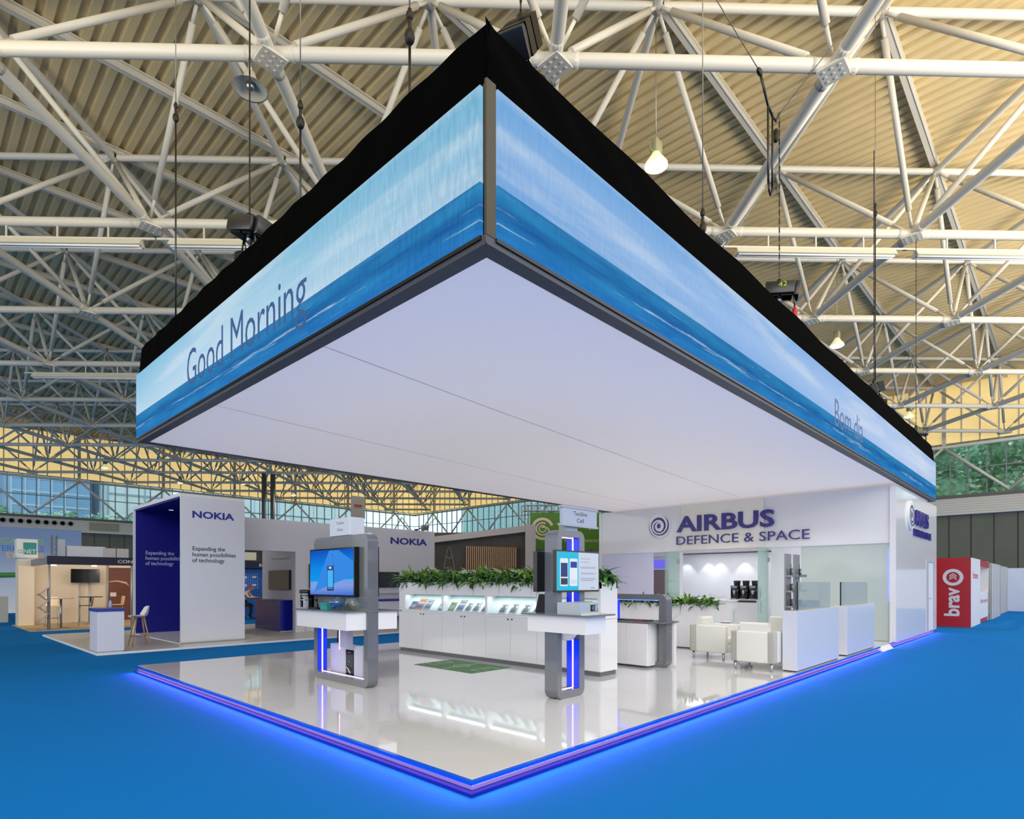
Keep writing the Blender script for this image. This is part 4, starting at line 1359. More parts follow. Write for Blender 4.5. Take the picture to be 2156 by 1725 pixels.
for k in range(4):
    b.obox((3.033, 1.051, SZ + .085), .038, .0015, .004, Matrix.Rotation(k * math.pi / 4, 3, 'Y'))
b.build('fan_blade', steel, fan)
b = MB(); b.path([(3.11, 1.06, SZ + .04), (3.105, 1.035, SZ + .045), (3.105, 1.035, SZ + .125), (3.11, 1.06, SZ + .13)], .005, 6); b.build('pull_handle', steel, t)
b = MB(); b.box(2.785, 3.175, 1.05, 1.06, SZ, SZ + .022); b.build('front_lip', M('server_lip', S(200, 202, 200), .4), t)
b = MB(); b.box(2.79, 2.80, 1.049, 1.052, SZ + .03, SZ + .145); b.build('edge_light', led_blue, t)
t = thing('test_unit', 'grey instrument with red lights and cables right of the silver server', 'instrument', (3.27, 1.5, SZ))
b = MB(); b.box(3.17, 3.40, 1.32, 1.47, SZ, SZ + .155, .003, 1); b.build('case', M('instrument_grey', S(146, 142, 136), .5), t)
b = MB(); b.box(3.20, 3.235, 1.315, 1.32, SZ + .06, SZ + .09); b.box(3.25, 3.28, 1.315, 1.32, SZ + .03, SZ + .05); b.build('red_lamp', E('lamp_red', (1, .1, .04), 2.5), t)
b = MB()
for k in range(5): b.box(3.29 + k * .02, 3.303 + k * .02, 1.315, 1.32, SZ + .07, SZ + .10)
b.build('vent_slots', dark, t)
b = MB(); b.path([(3.25, 1.31, SZ + .035), (3.26, 1.27, SZ + .02), (3.33, 1.25, SZ + .016), (3.40, 1.28, SZ + .03), (3.40, 1.32, SZ + .06)], .008, 6); b.path([(3.22, 1.31, SZ + .08), (3.25, 1.27, SZ + .10), (3.32, 1.26, SZ + .07)], .006, 6); b.build('cable', dark, t)

# --- low portal table
k3 = thing('portal_table', 'low grey portal over a white two-door cabinet with dark top', 'kiosk', (6.5, 2.5, PZ))
b = MB(); b.ring(rr(1.895, 3.15, PZ, 1.43, .12), rr(2.045, 3.0, PZ + .10, 1.33, .012), 'x', 6.4, 6.6); b.build('frame', fr_m, k3)
b = MB(); b.box(6.15, 6.70, 2.12, 3.0, .16, .915, .003, 1); b.build('cabinet', white, k3)
for ya, yb in ((2.13, 2.56), (2.565, 2.995)):
    b = MB(); b.box(6.135, 6.15, ya, yb, .17, .91, .002, 1); b.build('door', white, k3)
b = MB(); b.box(6.12, 6.74, 1.83, 3.02, .925, .948); b.build('table_top', M('graphite_panel', S(104, 107, 104), .25, coat=.4), k3)
b = MB(); b.box(6.61, 6.70, 1.86, 2.10, .16, .92); b.build('rear_box', white, k3)
b = MB(); b.box(6.49, 6.505, 2.985, 2.998, .95, 1.31); b.box(6.49, 6.505, 2.06, 2.99, 1.316, 1.328); b.build('led_line', led_blue, k3)
b = MB(); b.box(6.41, 6.595, 2.992, 3.0, .95, 1.32); b.build('led_channel', gloss_blue, k3)
for k, (y, w, col, nm) in enumerate(((2.85, .16, S(40, 40, 44), 'black'), (2.62, .14, S(70, 74, 90), 'blue grey'), (2.42, .13, S(150, 60, 56), 'red'), (2.24, .12, S(60, 60, 66), 'dark grey'))):
    t = thing('handheld_radio', nm + ' handheld unit lying on the low portal table', 'radio', (6.35, y, .948), 0, 'units laid out on the low portal table')
    b = MB(); b.box(6.26, 6.44, y - w / 2, y + w / 2, .948, .968, .005, 1); b.build('body', M('radio_%d' % k, col, .4), t)
    b = MB(); b.box(6.30, 6.38, y - w / 3, y + w / 3, .968, .970); b.build('face', dark, t)

# ================================================================== low walls with glass and the two display strips
for k, (xa, xb, ga, gb, lab) in enumerate(((7.5, 9.94, 7.95, 9.85, 'white low wall with glass top, first one behind the white armchairs'), (10.54, 12.8, 10.6, 12.75, 'white low wall with glass top, further one next to the cabin'))):
    t = thing('low_wall', lab, 'low wall', (xa, .18, PZ), 0, 'low white walls along the long stand edge')
    b = MB(); b.box(xa, xb, .06, .30, PZ + .02, 1.16, .003, 1); b.build('body', M('low_wall_gloss', S(216, 216, 222), .16, coat=.4), t)
    b = MB(); b.box(xa + .02, xb - .02, .08, .28, PZ, PZ + .02); b.build('plinth', dark, t)
    b = MB(); b.box(ga, gb, .19, .205, 1.16, 1.655); b.build('glass_screen', glass_mat('smoke_glass_%d' % k, (.80, .85, .82), .62, .03, S(184, 188, 180)), t)
    b = MB(); b.box(ga - .012, ga, .185, .21, 1.16, 1.655); b.build('glass_edge', M('edge_green', S(36, 52, 46), .2), t)
hold = M('strip_grey', S(150, 148, 150), .35, .4)
for k, (xa, xb) in enumerate(((8.55, 8.85), (9.03, 9.33))):
    t = thing('display_strip', ['grey upright display strip with ledges, nearer one behind the first low wall', 'grey upright display strip with ledges, beside the glass screen of the first low wall'][k], 'display stand', (xa, .62, PZ), 0, 'upright display strips')
    b = MB(); b.box(xa, xb, .60, .63, PZ, 2.19); b.build('panel', hold, t)
    b = MB(); b.box(xa - .02, xb + .02, .45, .75, PZ, PZ + .02); b.build('base', steel, t)
    for q, z in enumerate((1.75, 1.46, 1.17)):
        b = MB(); b.box(xa + .02, xb + .08, .50, .60, z, z + .03); b.box(xa + .02, xb + .08, .49, .50, z, z + .05); b.build('ledge', steel, t)
        d = thing('handheld_device', '%s black device on the %s display strip' % (('top', 'middle', 'lowest')[q], ('nearer', 'farther')[k]), 'radio', (xa + .14, .545, z + .03), 0, 'devices shown on the display strips')
        b = MB(); b.box(xa + .09, xa + .19, .53, .56, z + .03, z + .16, .006, 1); b.build('body', dark, d)
        b = MB(); b.box(xa + .105, xa + .175, .527, .531, z + .08, z + .14); b.build('display', M('device_screen', S(150, 156, 164), .2), d)
        if q != 1:
            b = MB(); b.tube((xa + .11, .545, z + .16), (xa + .11, .545, z + .25), .006, 6); b.build('antenna', dark, d)

# ================================================================== armchairs and shell chairs
leather = M('cream_leather', S(226, 224, 214), .42, bump=.15, nscale=60)
def armchair(loc, rz, label):
    """faces +x; width along y"""
    t = thing('armchair', label, 'armchair', loc, rz, 'white leather armchairs')
    b = MB(); b.box(-.37, -.20, -.375, .375, .14, .675, .025, 3); b.build('back_frame', leather, t, True)
    for s in (-1, 1):
        b = MB(); b.box(-.37, .37, s * .375, s * .24, .14, .675, .025, 3); b.build('armrest', leather, t, True)
    b = MB(); b.box(-.20, .36, -.24, .24, .14, .30, .012); b.build('seat_base', leather, t, True)
    b = MB(); b.box(-.20, .37, -.238, .238, .30, .44, .04, 3); b.build('seat_cushion', leather, t, True)
    b = MB(); b.prism([(-.30, .44), (-.10, .44), (-.16, .80), (-.19, .825), (-.28, .825), (-.30, .80)], 'y', -.238, .238); b.build('back_cushion', leather, t, True)
    for sx in (-.31, .31):
        for sy in (-.31, .31):
            b = MB(); b.tube((sx, sy, 0), (sx, sy, .14), .022, 10, .026); b.build('leg', chrome, t, True)
    return t
a0 = armchair((7.56, .70, PZ), 0, 'white armchair seen from behind, next to the first low wall')
copy_tree(a0, (8.44, 1.93, PZ), math.radians(-90), 'white armchair turned sideways, in front of the lower planter')
copy_tree(a0, (9.25, .98, PZ), math.radians(180), 'white armchair facing us, partly hidden by the first low wall')
shell_m = M('chair_shell_white', S(228, 228, 230), .3)
def shell_chair(loc, rz, label):
    """faces +x"""
    t = thing('shell_chair', label, 'chair', loc, rz, 'white shell chairs by the lower planter')
    prof = [(.22, .40), (.20, .425), (.12, .435), (-.05, .43), (-.15, .435), (-.20, .46), (-.215, .52), (-.20, .60), (-.215, .68), (-.235, .76), (-.25, .80)]
    wid = [.16, .19, .20, .20, .18, .15, .11, .12, .17, .18, .12]
    vs = []
    for (x, z), w in zip(prof, wid):
        for k in range(7):
            y = w * (k - 3) / 3
            vs.append((x + .025 * (y / .2) ** 2 * (1 if z > .5 else 0), y, z + (.02 * (y / .2) ** 2 if z < .5 else 0)))
    n = len(prof)
    fs = [(i * 7 + k, i * 7 + k + 1, (i + 1) * 7 + k + 1, (i + 1) * 7 + k) for i in range(n - 1) for k in range(6)]
    b = MB(); b.add(vs, fs, True); b.add([Vector(v) - Vector((.008, 0, .010)) for v in vs], [f[::-1] for f in fs], True)
    b.build('shell', shell_m, t, True)
    b = MB(); b.box(-.1, .1, -.1, .1, .405, .42); b.build('seat_plate', chrome, t, True)
    for sx in (-1, 1):
        for sy in (-1, 1):
            b = MB(); b.path([(sx * .06, sy * .08, .415), (sx * .14, sy * .15, .38), (sx * .21, sy * .21, 0)], .009, 8); b.build('leg', chrome, t, True)
    return t
s0 = shell_chair((8.62, 3.16, PZ), math.radians(105), 'white shell chair in profile right of the low portal table')
copy_tree(s0, (8.0, 4.1, PZ), math.radians(-60), 'white shell chair glimpsed through the low portal opening')
copy_tree(s0, (12.6, 3.55, PZ), math.radians(115), 'white shell chair standing in front of the white block counter')

# ================================================================== blue and white arch booth on the left
NZ = .05
nk = thing('arch_booth', 'white arch shaped booth tower with deep blue inside', 'exhibition booth', (2.9, 15.5, 0))
arch_w = M('arch_white', S(212, 214, 226), .35)
arch_b = M('arch_blue', S(14, 20, 126), .4)
def arch_profile(x, r=.10):
    return None
Ya, Yb, Xa, Xb, AH = 13.35, 17.75, 2.07, 3.69, 3.97
b = MB(); b.ring(rr(Ya, Yb, NZ, AH, .09, 4), rr(Ya + .07, Yb - .09, NZ + .02, AH - .09, .05, 4), 'x', Xa, Xb); shell_ = b.build('arch_shell', arch_w, nk)
b = MB()
b.box(Xa + .05, Xb, Yb - .12, Yb - .09, NZ + .02, AH - .1); bl = b.build('blue_lining', arch_b, nk)
b = MB(); b.box(Xa + .05, Xb, Ya + .07, Ya + .09, NZ + .02, AH - .1); b.box(Xa + .05, Xb, Ya + .09, Yb - .12, AH - .12, AH - .09); b.box(Xb - .06, Xb - .02, Ya + .09, Yb - .12, NZ + .02, AH - .12); b.build('blue_lining', arch_b, nk)
b = MB(); b.lathe([(.07, AH - .125), (.05, AH - .122)], (2.8, 16.6, 0), 12); b.build('downlight', E('arch_light', (.8, .85, 1), 1.2), nk)
text('lettering', 'NOKIA', M('arch_navy', S(36, 44, 140), .4), shell_, (2.345, Ya, 3.335), (1, 0, 0), 1.06, .19, .006, .03)
slog = 'Expanding the\nhuman possibilities\nof technology'
text('lettering', slog, M('arch_black', S(30, 30, 44), .5), shell_, (2.345, Ya, 2.14), (1, 0, 0), 1.10, .45, .004, .008)
text('lettering', slog, M('arch_pale', S(186, 190, 220), .5), bl, (2.38, Yb - .12, 2.15), (1, 0, 0), 1.08, .48, .004, .006)
b = MB(); b.box(.12, 11.6, 12.53, 19.5, 0, NZ); b.build('floor_plate', M('booth_floor', S(206, 204, 200), .3), nk)
b = MB(); b.box(.10, 11.6, 12.51, 12.53, 0, NZ); b.box(.10, .12, 12.53, 19.5, 0, NZ); b.build('floor_edge', white_matt, nk)
# booth wall with opening
bw = thing('screen_booth', 'long pale booth wall with square opening, dark screens and blue lettering', 'exhibition booth', (8, 14.7, NZ))
WYb = 14.64
b = MB()
b.box(3.72, 11.45, WYb, WYb + .18, 2.62, 3.6); b.box(3.69, 4.2, WYb, WYb + .18, NZ, 2.62)
b.box(5.8, 6.12, WYb, WYb + .18, NZ, 2.62); b.box(6.12, 11.45, WYb + .12, WYb + .18, NZ, 2.62); b.box(6.12, 11.45, WYb, WYb + .12, 1.25, 2.62); b.box(10.05, 11.45, WYb, WYb + .12, NZ, 1.25)
b.box(5.98, 6.12, WYb + .18, 17.5, NZ, 3.0)
w_ = b.build('panels', M('booth_wall_white', S(206, 206, 216), .45), bw)
text('lettering', 'NOKIA', M('arch_navy', S(36, 44, 140), .4), w_, (9.41, WYb, 3.04), (1, 0, 0), 1.67, .25, .008, .03)
text('lettering', 'DX for equipment', M('sign_grey', S(110, 112, 118), .5), w_, (5.978, 16.75, 2.40), (0, -1, 0), 1.35, .075, .002)
b = MB(); b.box(8.6, 10.02, WYb - .55, WYb + .1, 1.0, 1.06); b.box(9.86, 10.02, WYb - .55, WYb + .1, NZ, 1.0); b.build('blue_desk', royal, bw)
b = MB(); b.box(8.6, 9.86, WYb - .5, WYb - .4, .45, .98); b.build('desk_panel', M('desk_lilac', S(200, 200, 222), .3), bw)
tv('television', 'black screen on the pale booth wall right of the wide kiosk', 'y', WYb, -1, 8.55, 9.76, 1.46, 2.02, M('screen_off', S(10, 10, 12), .12), .06)
_, ss = tv('television', 'bright screen on the pale booth wall, half hidden by the wide kiosk', 'y', WYb, -1, 6.25, 7.4, 1.45, 2.24, M('screen_off', S(10, 10, 12), .12), .06)
b = MB(); b.box(6.45, 7.38, WYb - .066, WYb - .062, 1.47, 2.22); b.build('slide', E('slide_pale', S(226, 226, 240)), ss)
b = MB(); b.box(6.45, 7.0, WYb - .068, WYb - .066, 1.62, 1.74); b.build('slide_band', E('slide_orange', S(214, 96, 70)), ss)
tv('television', 'small deep blue screen on the pale booth wall, just above the counter plants', 'y', WYb, -1, 10.15, 11.0, 1.55, 1.98, E('screen_navy', S(34, 56, 120)), .05)
tv('television', 'brownish switched off screen inside the booth wall opening', 'x', 5.98, -1, 15.3, 16.85, 1.40, 2.05, M('screen_brown', S(84, 76, 62), .3), .07)
t = thing('blue_cabinet', 'deep blue cabinet standing inside the booth wall opening', 'cabinet', (5.75, 16, NZ))
b = MB(); b.box(5.52, 5.97, 15.15, 17.0, NZ + .03, 1.04); b.build('body', royal, t)
b = MB(); b.box(5.50, 5.98, 15.13, 17.02, 1.04, 1.07); b.build('top', M('blue_top', S(20, 28, 120), .3), t)
b = MB(); b.box(5.56, 5.97, 15.18, 16.9, NZ, NZ + .03); b.build('plinth', white_matt, t)
for k, (x, lab) in enumerate(((7.65, 'spotlight arm on the pale booth wall behind the white box sign'), (10.6, 'spotlight arm on the pale booth wall above the blue lettering'))):
    t = thing('arm_spotlight', lab, 'spotlight', (x, WYb, 3.6), 0, 'spotlights clipped on the pale booth wall')
    b = MB(); b.tube((x, WYb + .05, 3.6), (x, WYb - .35, 3.72), .018, 6); b.box(x - .05, x + .05, WYb, WYb + .1, 3.6, 3.66); b.build('arm', dark, t)
    b = MB(); b.obox((x + .05, WYb - .42, 3.68), .14, .06, .09, Matrix.Rotation(.4, 3, 'X'), .01); b.build('lamp_head', M('spot_grey', S(120, 120, 116), .4), t)
t = thing('hanging_banner', 'grey hanging banner with red print above the white box sign', 'banner', (8.9, 16.0, 4.0))
b = MB(); b.box(8.62, 9.2, 15.98, 16.02, 4.02, 4.85); b.build('panel', M('banner_grey', S(150, 148, 142), .6), t)
b = MB(); b.box(8.74, 9.07, 15.975, 15.98, 4.46, 4.54); b.box(8.76, 9.05, 15.975, 15.98, 4.42, 4.44); b.build('print', M('banner_red', S(150, 40, 44), .6), t)
b = MB(); b.tube((8.64, 16, 4.85), (8.64, 16, 12.7), .008, 4); b.tube((9.18, 16, 4.85), (9.18, 16, 12.7), .008, 4); b.build('wire', dark, t)
t = thing('white_counter', 'white counter with blue top at the corner of the arch booth floor', 'counter', (.35, 12.9, NZ))
b = MB(); b.box(.11, .63, 12.54, 13.27, NZ + .03, .985, .004, 1); b.build('body', arch_w, t)
b = MB(); b.box(.09, .65, 12.52, 13.29, .985, 1.05); b.build('top', M('top_blue', S(36, 46, 150), .25), t)
b = MB(); b.box(.14, .62, 12.56, 13.25, NZ, NZ + .03); b.build('plinth', grey, t)
t = thing('water_bottle', 'small purple water bottle on the white corner counter', 'bottle', (.46, 13.0, 1.05))
b = MB(); b.lathe([(.032, 0), (.034, .02), (.034, .12), (.015, .17), (.014, .19)], (.46, 13.0, 1.05), 14); b.build('body', M('bottle_clear', S(150, 150, 196), .1), t)
b = MB(); b.lathe([(.017, .185), (.017, .21), (.001, .212)], (.46, 13.0, 1.05), 12); b.build('cap', M('cap_purple', S(70, 50, 120), .4), t)
# bar stool
t = thing('bar_stool', 'white shell bar stool with wooden legs in front of the blue arch', 'stool', (1.2, 13.6, NZ))
b = MB()
prof = [(.20, .735), (.17, .745), (.05, .735), (-.10, .74), (-.17, .78), (-.20, .86), (-.215, .96), (-.22, 1.0)]
wid = [.17, .20, .215, .21, .205, .20, .17, .12]
vs = []
for (x, z), w in zip(prof, wid):
    for k in range(9):
        y = w * (k - 4) / 4
        vs.append((-(x + .10 * (y / .2) ** 2 * (1 if z > .77 else .1)), y, z + (.03 * (y / .2) ** 2 if z < .8 else 0)))
n = len(prof)
fs = [(i * 9 + k, i * 9 + k + 1, (i + 1) * 9 + k + 1, (i + 1) * 9 + k) for i in range(n - 1) for k in range(8)]
b.add(vs, fs, True); b.add([Vector(v) - Vector((0, 0, .014)) for v in vs], [f[::-1] for f in fs], True)
b.build('shell', M('stool_white', S(206, 210, 218), .4), t, True)
wood = M('beech', S(176, 142, 102), .5)
for sx in (-1, 1):
    for sy in (-1, 1):
        b = MB(); b.tube((sx * .08, sy * .08, .73), (sx * .20, sy * .20, 0), .02, 8, .012); b.build('leg', wood, t, True)
b = MB(); b.path([(.155, .155, .25), (-.155, .155, .25), (-.155, -.155, .25), (.155, -.155, .25), (.155, .155, .25)], .008, 6); b.build('footrest', chrome, t, True)

# ================================================================== booth seen through the opening, with a seated visitor
ih = thing('poster_booth', 'booth wall with dark fascia and blue poster seen through the booth wall opening', 'exhibition booth', (9.5, 25.6, 0))
b = MB(); b.box(7.0, 12.5, 25.7, 25.8, 0, 2.33); p_ = b.build('poster_wall', M('poster_blue', S(18, 84, 168), .5, noise=.25, nscale=1.2), ih)
b = MB(); b.box(7.0, 12.5, 25.5, 25.7, 2.33, 2.66); f_ = b.build('fascia', M('fascia_navy', S(20, 20, 50), .5), ih)
text('lettering', 'IHS', M('fascia_white', S(210, 210, 214), .5), f_, (9.30, 25.5, 2.41), (1, 0, 0), .36, .15, .005, .01)
b = MB(); b.box(7.0, 9.2, 25.6, 25.65, 2.72, 3.1); b.build('sign_panel', M('sign_cream', S(206, 204, 180), .5), ih)
for k, (x, z) in enumerate(((8.5, 1.72), (8.95, 1.72), (8.5, 1.33), (8.95, 1.33))):
    b = MB(); b.ring(rr(x, x + .38, z, z + .34, .01, 1), rr(x + .025, x + .355, z + .025, z + .315, .01, 1), 'y', 25.69, 25.7); fr_ = b.build('icon_frame', M('icon_line', S(110, 150, 206), .5), p_)
    b = MB(); b.box(x + .09, x + .29, 25.69, 25.7, z + .09 + .04 * (k % 2), z + .24); b.build('icon', M('icon_white', S(186, 200, 226), .5), fr_)
t = thing('bistro_table', 'dark high table in front of the seated visitor', 'table', (8.55, 23.4, 0))
b = MB(); b.box(8.05, 8.75, 23.05, 23.6, .90, .94); b.build('top', M('table_brown', S(92, 58, 44), .4), t)
b = MB(); b.tube((8.5, 23.35, 0), (8.5, 23.35, .9), .03, 8); b.lathe([(.25, 0), (.25, .015), (.03, .03)], (8.5, 23.35, 0), 16); b.build('pedestal', steel, t)
t = thing('visitor_stool', 'dark high stool under the seated visitor', 'stool', (7.75, 23.75, 0))
b = MB(); b.lathe([(.2, .58), (.21, .62), (.19, .64), (.001, .645)], (7.72, 23.75, 0), 16); b.build('seat', dark, t)
for k in range(4):
    b = MB(); b.tube((7.72 + .12 * math.cos(k * 1.57 + .8), 23.75 + .12 * math.sin(k * 1.57 + .8), .58), (7.72 + .24 * math.cos(k * 1.57 + .8), 23.75 + .24 * math.sin(k * 1.57 + .8), 0), .014, 6); b.build('leg', steel, t)
# the visitor: one skinned body, clothing as children
pr = thing('person', 'visitor in pale shirt and dark trousers leaning over a high table, seated', 'person', (7.75, 23.75, 0))
f_ = Vector((.74, -.67, 0))      # facing the table
s_ = Vector((-f_.y, f_.x, 0))
hip = Vector((7.74, 23.73, .72))
def V(a, l, z): return hip + f_ * a + s_ * l + Vector((0, 0, z - .72))
def skin_body(name, joints, links, mat, root=0):
    me = bpy.data.meshes.new(name)
    org = WL[pr.name]
    me.from_pydata([p - org for p, r in joints], links, [])
    o = bpy.data.objects.new(name, me)
    COL.objects.link(o)
    o.parent = pr
    WL[o.name] = org
    o.modifiers.new('skin', 'SKIN')
    for k, (p, r) in enumerate(joints):
        me.skin_vertices[0].data[k].radius = (r, r)
        me.skin_vertices[0].data[k].use_root = k == root
    o.modifiers.new('smooth', 'SUBSURF').levels = 1
    me.materials.append(mat)
    return o
J = [(V(0, 0, .74), .15), (V(.10, 0, .95), .135), (V(.24, 0, 1.16), .145), (V(.32, 0, 1.25), .06), (V(.38, 0, 1.31), .058),
     (V(.24, .19, 1.17), .06), (V(.40, .23, .98), .045), (V(.60, .12, .965), .036),
     (V(.24, -.19, 1.17), .06), (V(.40, -.23, .98), .045), (V(.60, -.12, .965), .036)]
skin_body('shirt', J, [(0, 1), (1, 2), (2, 3), (3, 4), (2, 5), (5, 6), (6, 7), (2, 8), (8, 9), (9, 10)], M('shirt_beige', S(214, 184, 158), .8))
J = [(V(0, 0, .72), .16), (V(.16, .11, .68), .085), (V(.42, .13, .62), .066), (V(.36, .13, .36), .055), (V(.30, .13, .12), .045), (V(.42, .14, .06), .04),
     (V(.16, -.11, .68), .085), (V(.42, -.13, .60), .066), (V(.48, -.13, .34), .055), (V(.44, -.13, .10), .045), (V(.56, -.14, .05), .04)]
skin_body('trousers', J, [(0, 1), (1, 2), (2, 3), (3, 4), (4, 5), (0, 6), (6, 7), (7, 8), (8, 9), (9, 10)], M('trousers_black', S(22, 22, 26), .8))
skinm = M('skin', S(206, 150, 124), .5)
for l in (.12, -.12):
    b = MB()
    c = V(.66, l * .95, .965)
    b.ball(c, .045, .04, .02, 6)
    for k in range(4):
        d = f_ * .05 + s_ * (-.03 + .02 * k)
        b.path([c + d * .6, c + d + f_ * .025, c + d + f_ * (.045 + .008 * (k in (1, 2))) - Vector((0, 0, .012))], .009, 6)
    b.path([c + s_ * (.03 if l < 0 else -.03), c + s_ * (.05 if l < 0 else -.05) + f_ * .03], .01, 6)
    b.build('hand', skinm, pr)
hc = V(.44, 0, 1.385)
b = MB(); b.ball(hc, .088, .08, .112, 10); b.ball(hc + f_ * .085 - Vector((0, 0, .02)), .018, .016, .02, 6)
b.ball(hc + s_ * .08, .018, .014, .03, 6); b.ball(hc - s_ * .08, .018, .014, .03, 6)
b.build('head', skinm, pr)
b = MB(); b.ball(hc + Vector((0, 0, .025)) - f_ * .015, .098, .09, .105, 10); b.build('hair', M('hair_auburn', S(150, 66, 44), .7), pr)
b = MB()
for l in (.03, -.03): b.ball(hc + f_ * .088 + s_ * l + Vector((0, 0, .0)), .010, .010, .008, 6)
b.build('eyes', dark, pr)
b = MB(); b.ball(hc + f_ * .086 - Vector((0, 0, .062)), .012, .022, .006, 6); b.build('mouth', M('lip', S(160, 90, 84), .5), pr)
for x, y, l in ((.43, .13, 0), (.57, -.13, 0)):
    b = MB(); p = V(x + .02, y * 1.05, .04); b.obox(p, .13, .045, .04, Matrix.Rotation(math.atan2(f_.y, f_.x), 3, 'Z'), .02); b.build('shoe', dark, pr)

# ================================================================== beige booth on the far left
cn = thing('shell_booth', 'beige shell scheme booth with navy fascia far left behind the arch booth', 'exhibition booth', (2.5, 24, 0))
bei = M('booth_beige', S(222, 206, 184), .6)
alu = M('aluminium', S(176, 174, 170), .4, .5)
b = MB(); b.box(.09, 6.2, 21.75, 26.1, 0, .02); b.build('floor_boards', M('booth_boards', S(196, 168, 126), .6, noise=.08, nscale=3), cn)
b = MB(); b.box(.65, 6.2, 26.0, 26.06, 0, 2.5); b.build('back_wall', bei, cn)
b = MB(); b.box(.19, .66, 25.3, 26.06, 0, 2.46); b.build('side_closet', bei, cn)
b = MB(); b.box(.56, 6.2, 21.9, 21.96, 2.26, 2.55); fa = b.build('fascia', M('fascia_navy', S(20, 20, 50), .5), cn)
b = MB(); b.box(.56, .60, 21.96, 26.0, 2.26, 2.5); b.build('side_fascia', M('fascia_grey', S(120, 122, 128), .5), cn)
text('lettering', 'CONET Solutions', M('fascia_white', S(210, 210, 214), .5), fa, (2.60, 21.9, 2.345), (1, 0, 0), 1.55, .12, .004, .01)
for x, y in ((.62, 21.95), (3.05, 21.95), (6.1, 21.95), (.68, 25.95), (3.15, 25.95)):
    b = MB(); b.tube((x, y, .02), (x, y, 2.5), .035, 8); b.build('post', alu, cn)
for x in (.78, 1.95): 
    b = MB(); b.lathe([(.10, 2.22), (.06, 2.26)], (x, 22.2, 0), 10); b.build('spot_lamp', E('booth_lamp', (1, .85, .6), 3), cn)
spot('booth_lamp_beam', (1.2, 22.4, 2.2), (1.6, 25.5, .8), 75, (1, .80, .58), 130, .8, .1)
spot('booth_lamp_beam_right', (3.6, 22.4, 2.2), (3.2, 25.5, .8), 60, (1, .80, .58), 130, .8, .1)
t = thing('sign_cube', 'white sign cube with teal square standing on the beige booth closet', 'sign', (.45, 25.7, 2.46))
b = MB(); b.box(.14, .76, 25.28, 25.9, 2.56, 3.28, .01, 1); b.box(.2, .7, 25.35, 25.8, 2.46, 2.56); b.build('cube', M('cube_white', S(214, 216, 214), .5), t)
b = MB(); b.box(.33, .72, 25.27, 25.28, 2.70, 3.15); b.build('teal_square', M('cube_teal', S(22, 132, 130), .5), t)
text('lettering', 'NET', M('cube_letter', S(200, 206, 206), .5), t, (.34, 25.268, 2.74), (1, 0, 0), .36, .15, .004, .01)
text('lettering', 'CO', M('cube_letter_dark', S(70, 78, 78), .5), t, (.165, 25.278, 2.74), (1, 0, 0), .16, .13, .004, .0)
pt = thing('wall_poster', 'brown poster with trumpet picture on the beige booth back wall', 'poster', (3.7, 25.98, .3))
b = MB(); b.box(3.2, 4.3, 25.97, 25.995, .05, 2.26); ps = b.build('print', M('poster_brown', S(110, 58, 44), .5, noise=.15, nscale=1.5), pt)
b = MB(); b.box(3.24, 3.46, 25.965, 25.97, 1.05, 1.22); b.build('white_square', M('poster_white', S(226, 214, 204), .5), ps)
b = MB(); b.path([(3.2, 25.968, 1.66), (3.5, 25.968, 1.70), (3.8, 25.968, 1.62), (3.92, 25.968, 1.5)], [.03, .035, .05, .02], 6); b.build('trumpet_print', M('trumpet_pink', S(222, 178, 164), .4), ps)
tvs, _ = tv('television', 'large black television on a silver double pole in the beige booth', 'y', 25.6, -1, 1.83, 2.79, 1.63, 2.18, M('screen_off', S(10, 10, 12), .12), .05)
b = MB(); b.tube((2.12, 25.63, .03), (2.12, 25.63, 1.9), .03, 8); b.tube((2.45, 25.63, .03), (2.45, 25.63, 1.9), .03, 8); b.box(1.9, 2.7, 25.4, 25.85, .02, .05); b.build('pole_stand', alu, tvs)
for k, (x, y, lab) in enumerate(((1.07, 22.75, 'pale round high table at the front of the beige booth'), (2.3, 24.6, 'dark round high table before the television in the beige booth'))):
    t = thing('high_table', lab, 'table', (x, y, .02))
    b = MB(); b.lathe([(.40, 1.06), (.40, 1.085), (.001, 1.087)], (x, y, 0), 20); b.build('top', M('table_beige', S(216, 200, 180), .4) if k == 0 else dark, t)
    b = MB(); b.tube((x, y, .03), (x, y, 1.06), .035, 8); b.build('column', steel, t)
    b = MB(); b.lathe([(.24, .02), (.24, .032), (.04, .05)], (x, y, 0), 18); b.build('base', steel, t)
def high_chair(loc, rz, mat_, label):
    t = thing('high_chair', label, 'high chair', loc, rz, 'high chairs in the beige booth')
    b = MB(); b.box(-.2, .2, -.19, .19, .74, .765, .01); b.obox((-.22, 0, .92), .015, .19, .17, Matrix.Rotation(-.12, 3, 'Y'), .008); b.build('seat_shell', mat_, t, True)
    for sx in (-1, 1):
        for sy in (-1, 1):
            b = MB(); b.tube((sx * .16, sy * .15, .74), (sx * .22, sy * .2, 0), .01, 6); b.build('leg', steel, t, True)
    b = MB(); b.tube((.2, -.18, .3), (.2, .18, .3), .009, 6); b.tube((-.2, -.18, .3), (-.2, .18, .3), .009, 6); b.build('foot_bar', steel, t, True)
    return t
high_chair((1.02, 24.0, .02), math.radians(-90), M('chair_cream', S(230, 210, 186), .4), 'cream high chair behind the pale high table')
high_chair((1.95, 23.6, .02), math.radians(170), M('chair_brown', S(60, 38, 32), .4), 'dark brown high chair right of the pale high table')
high_chair((3.0, 23.9, .02), math.radians(180), M('chair_tan', S(214, 176, 130), .4), 'tan high chair behind the white corner counter')
t = thing('brochure_rack', 'zigzag brochure rack with slanted trays at the corner of the beige booth', 'brochure rack', (.53, 22.05, .02))
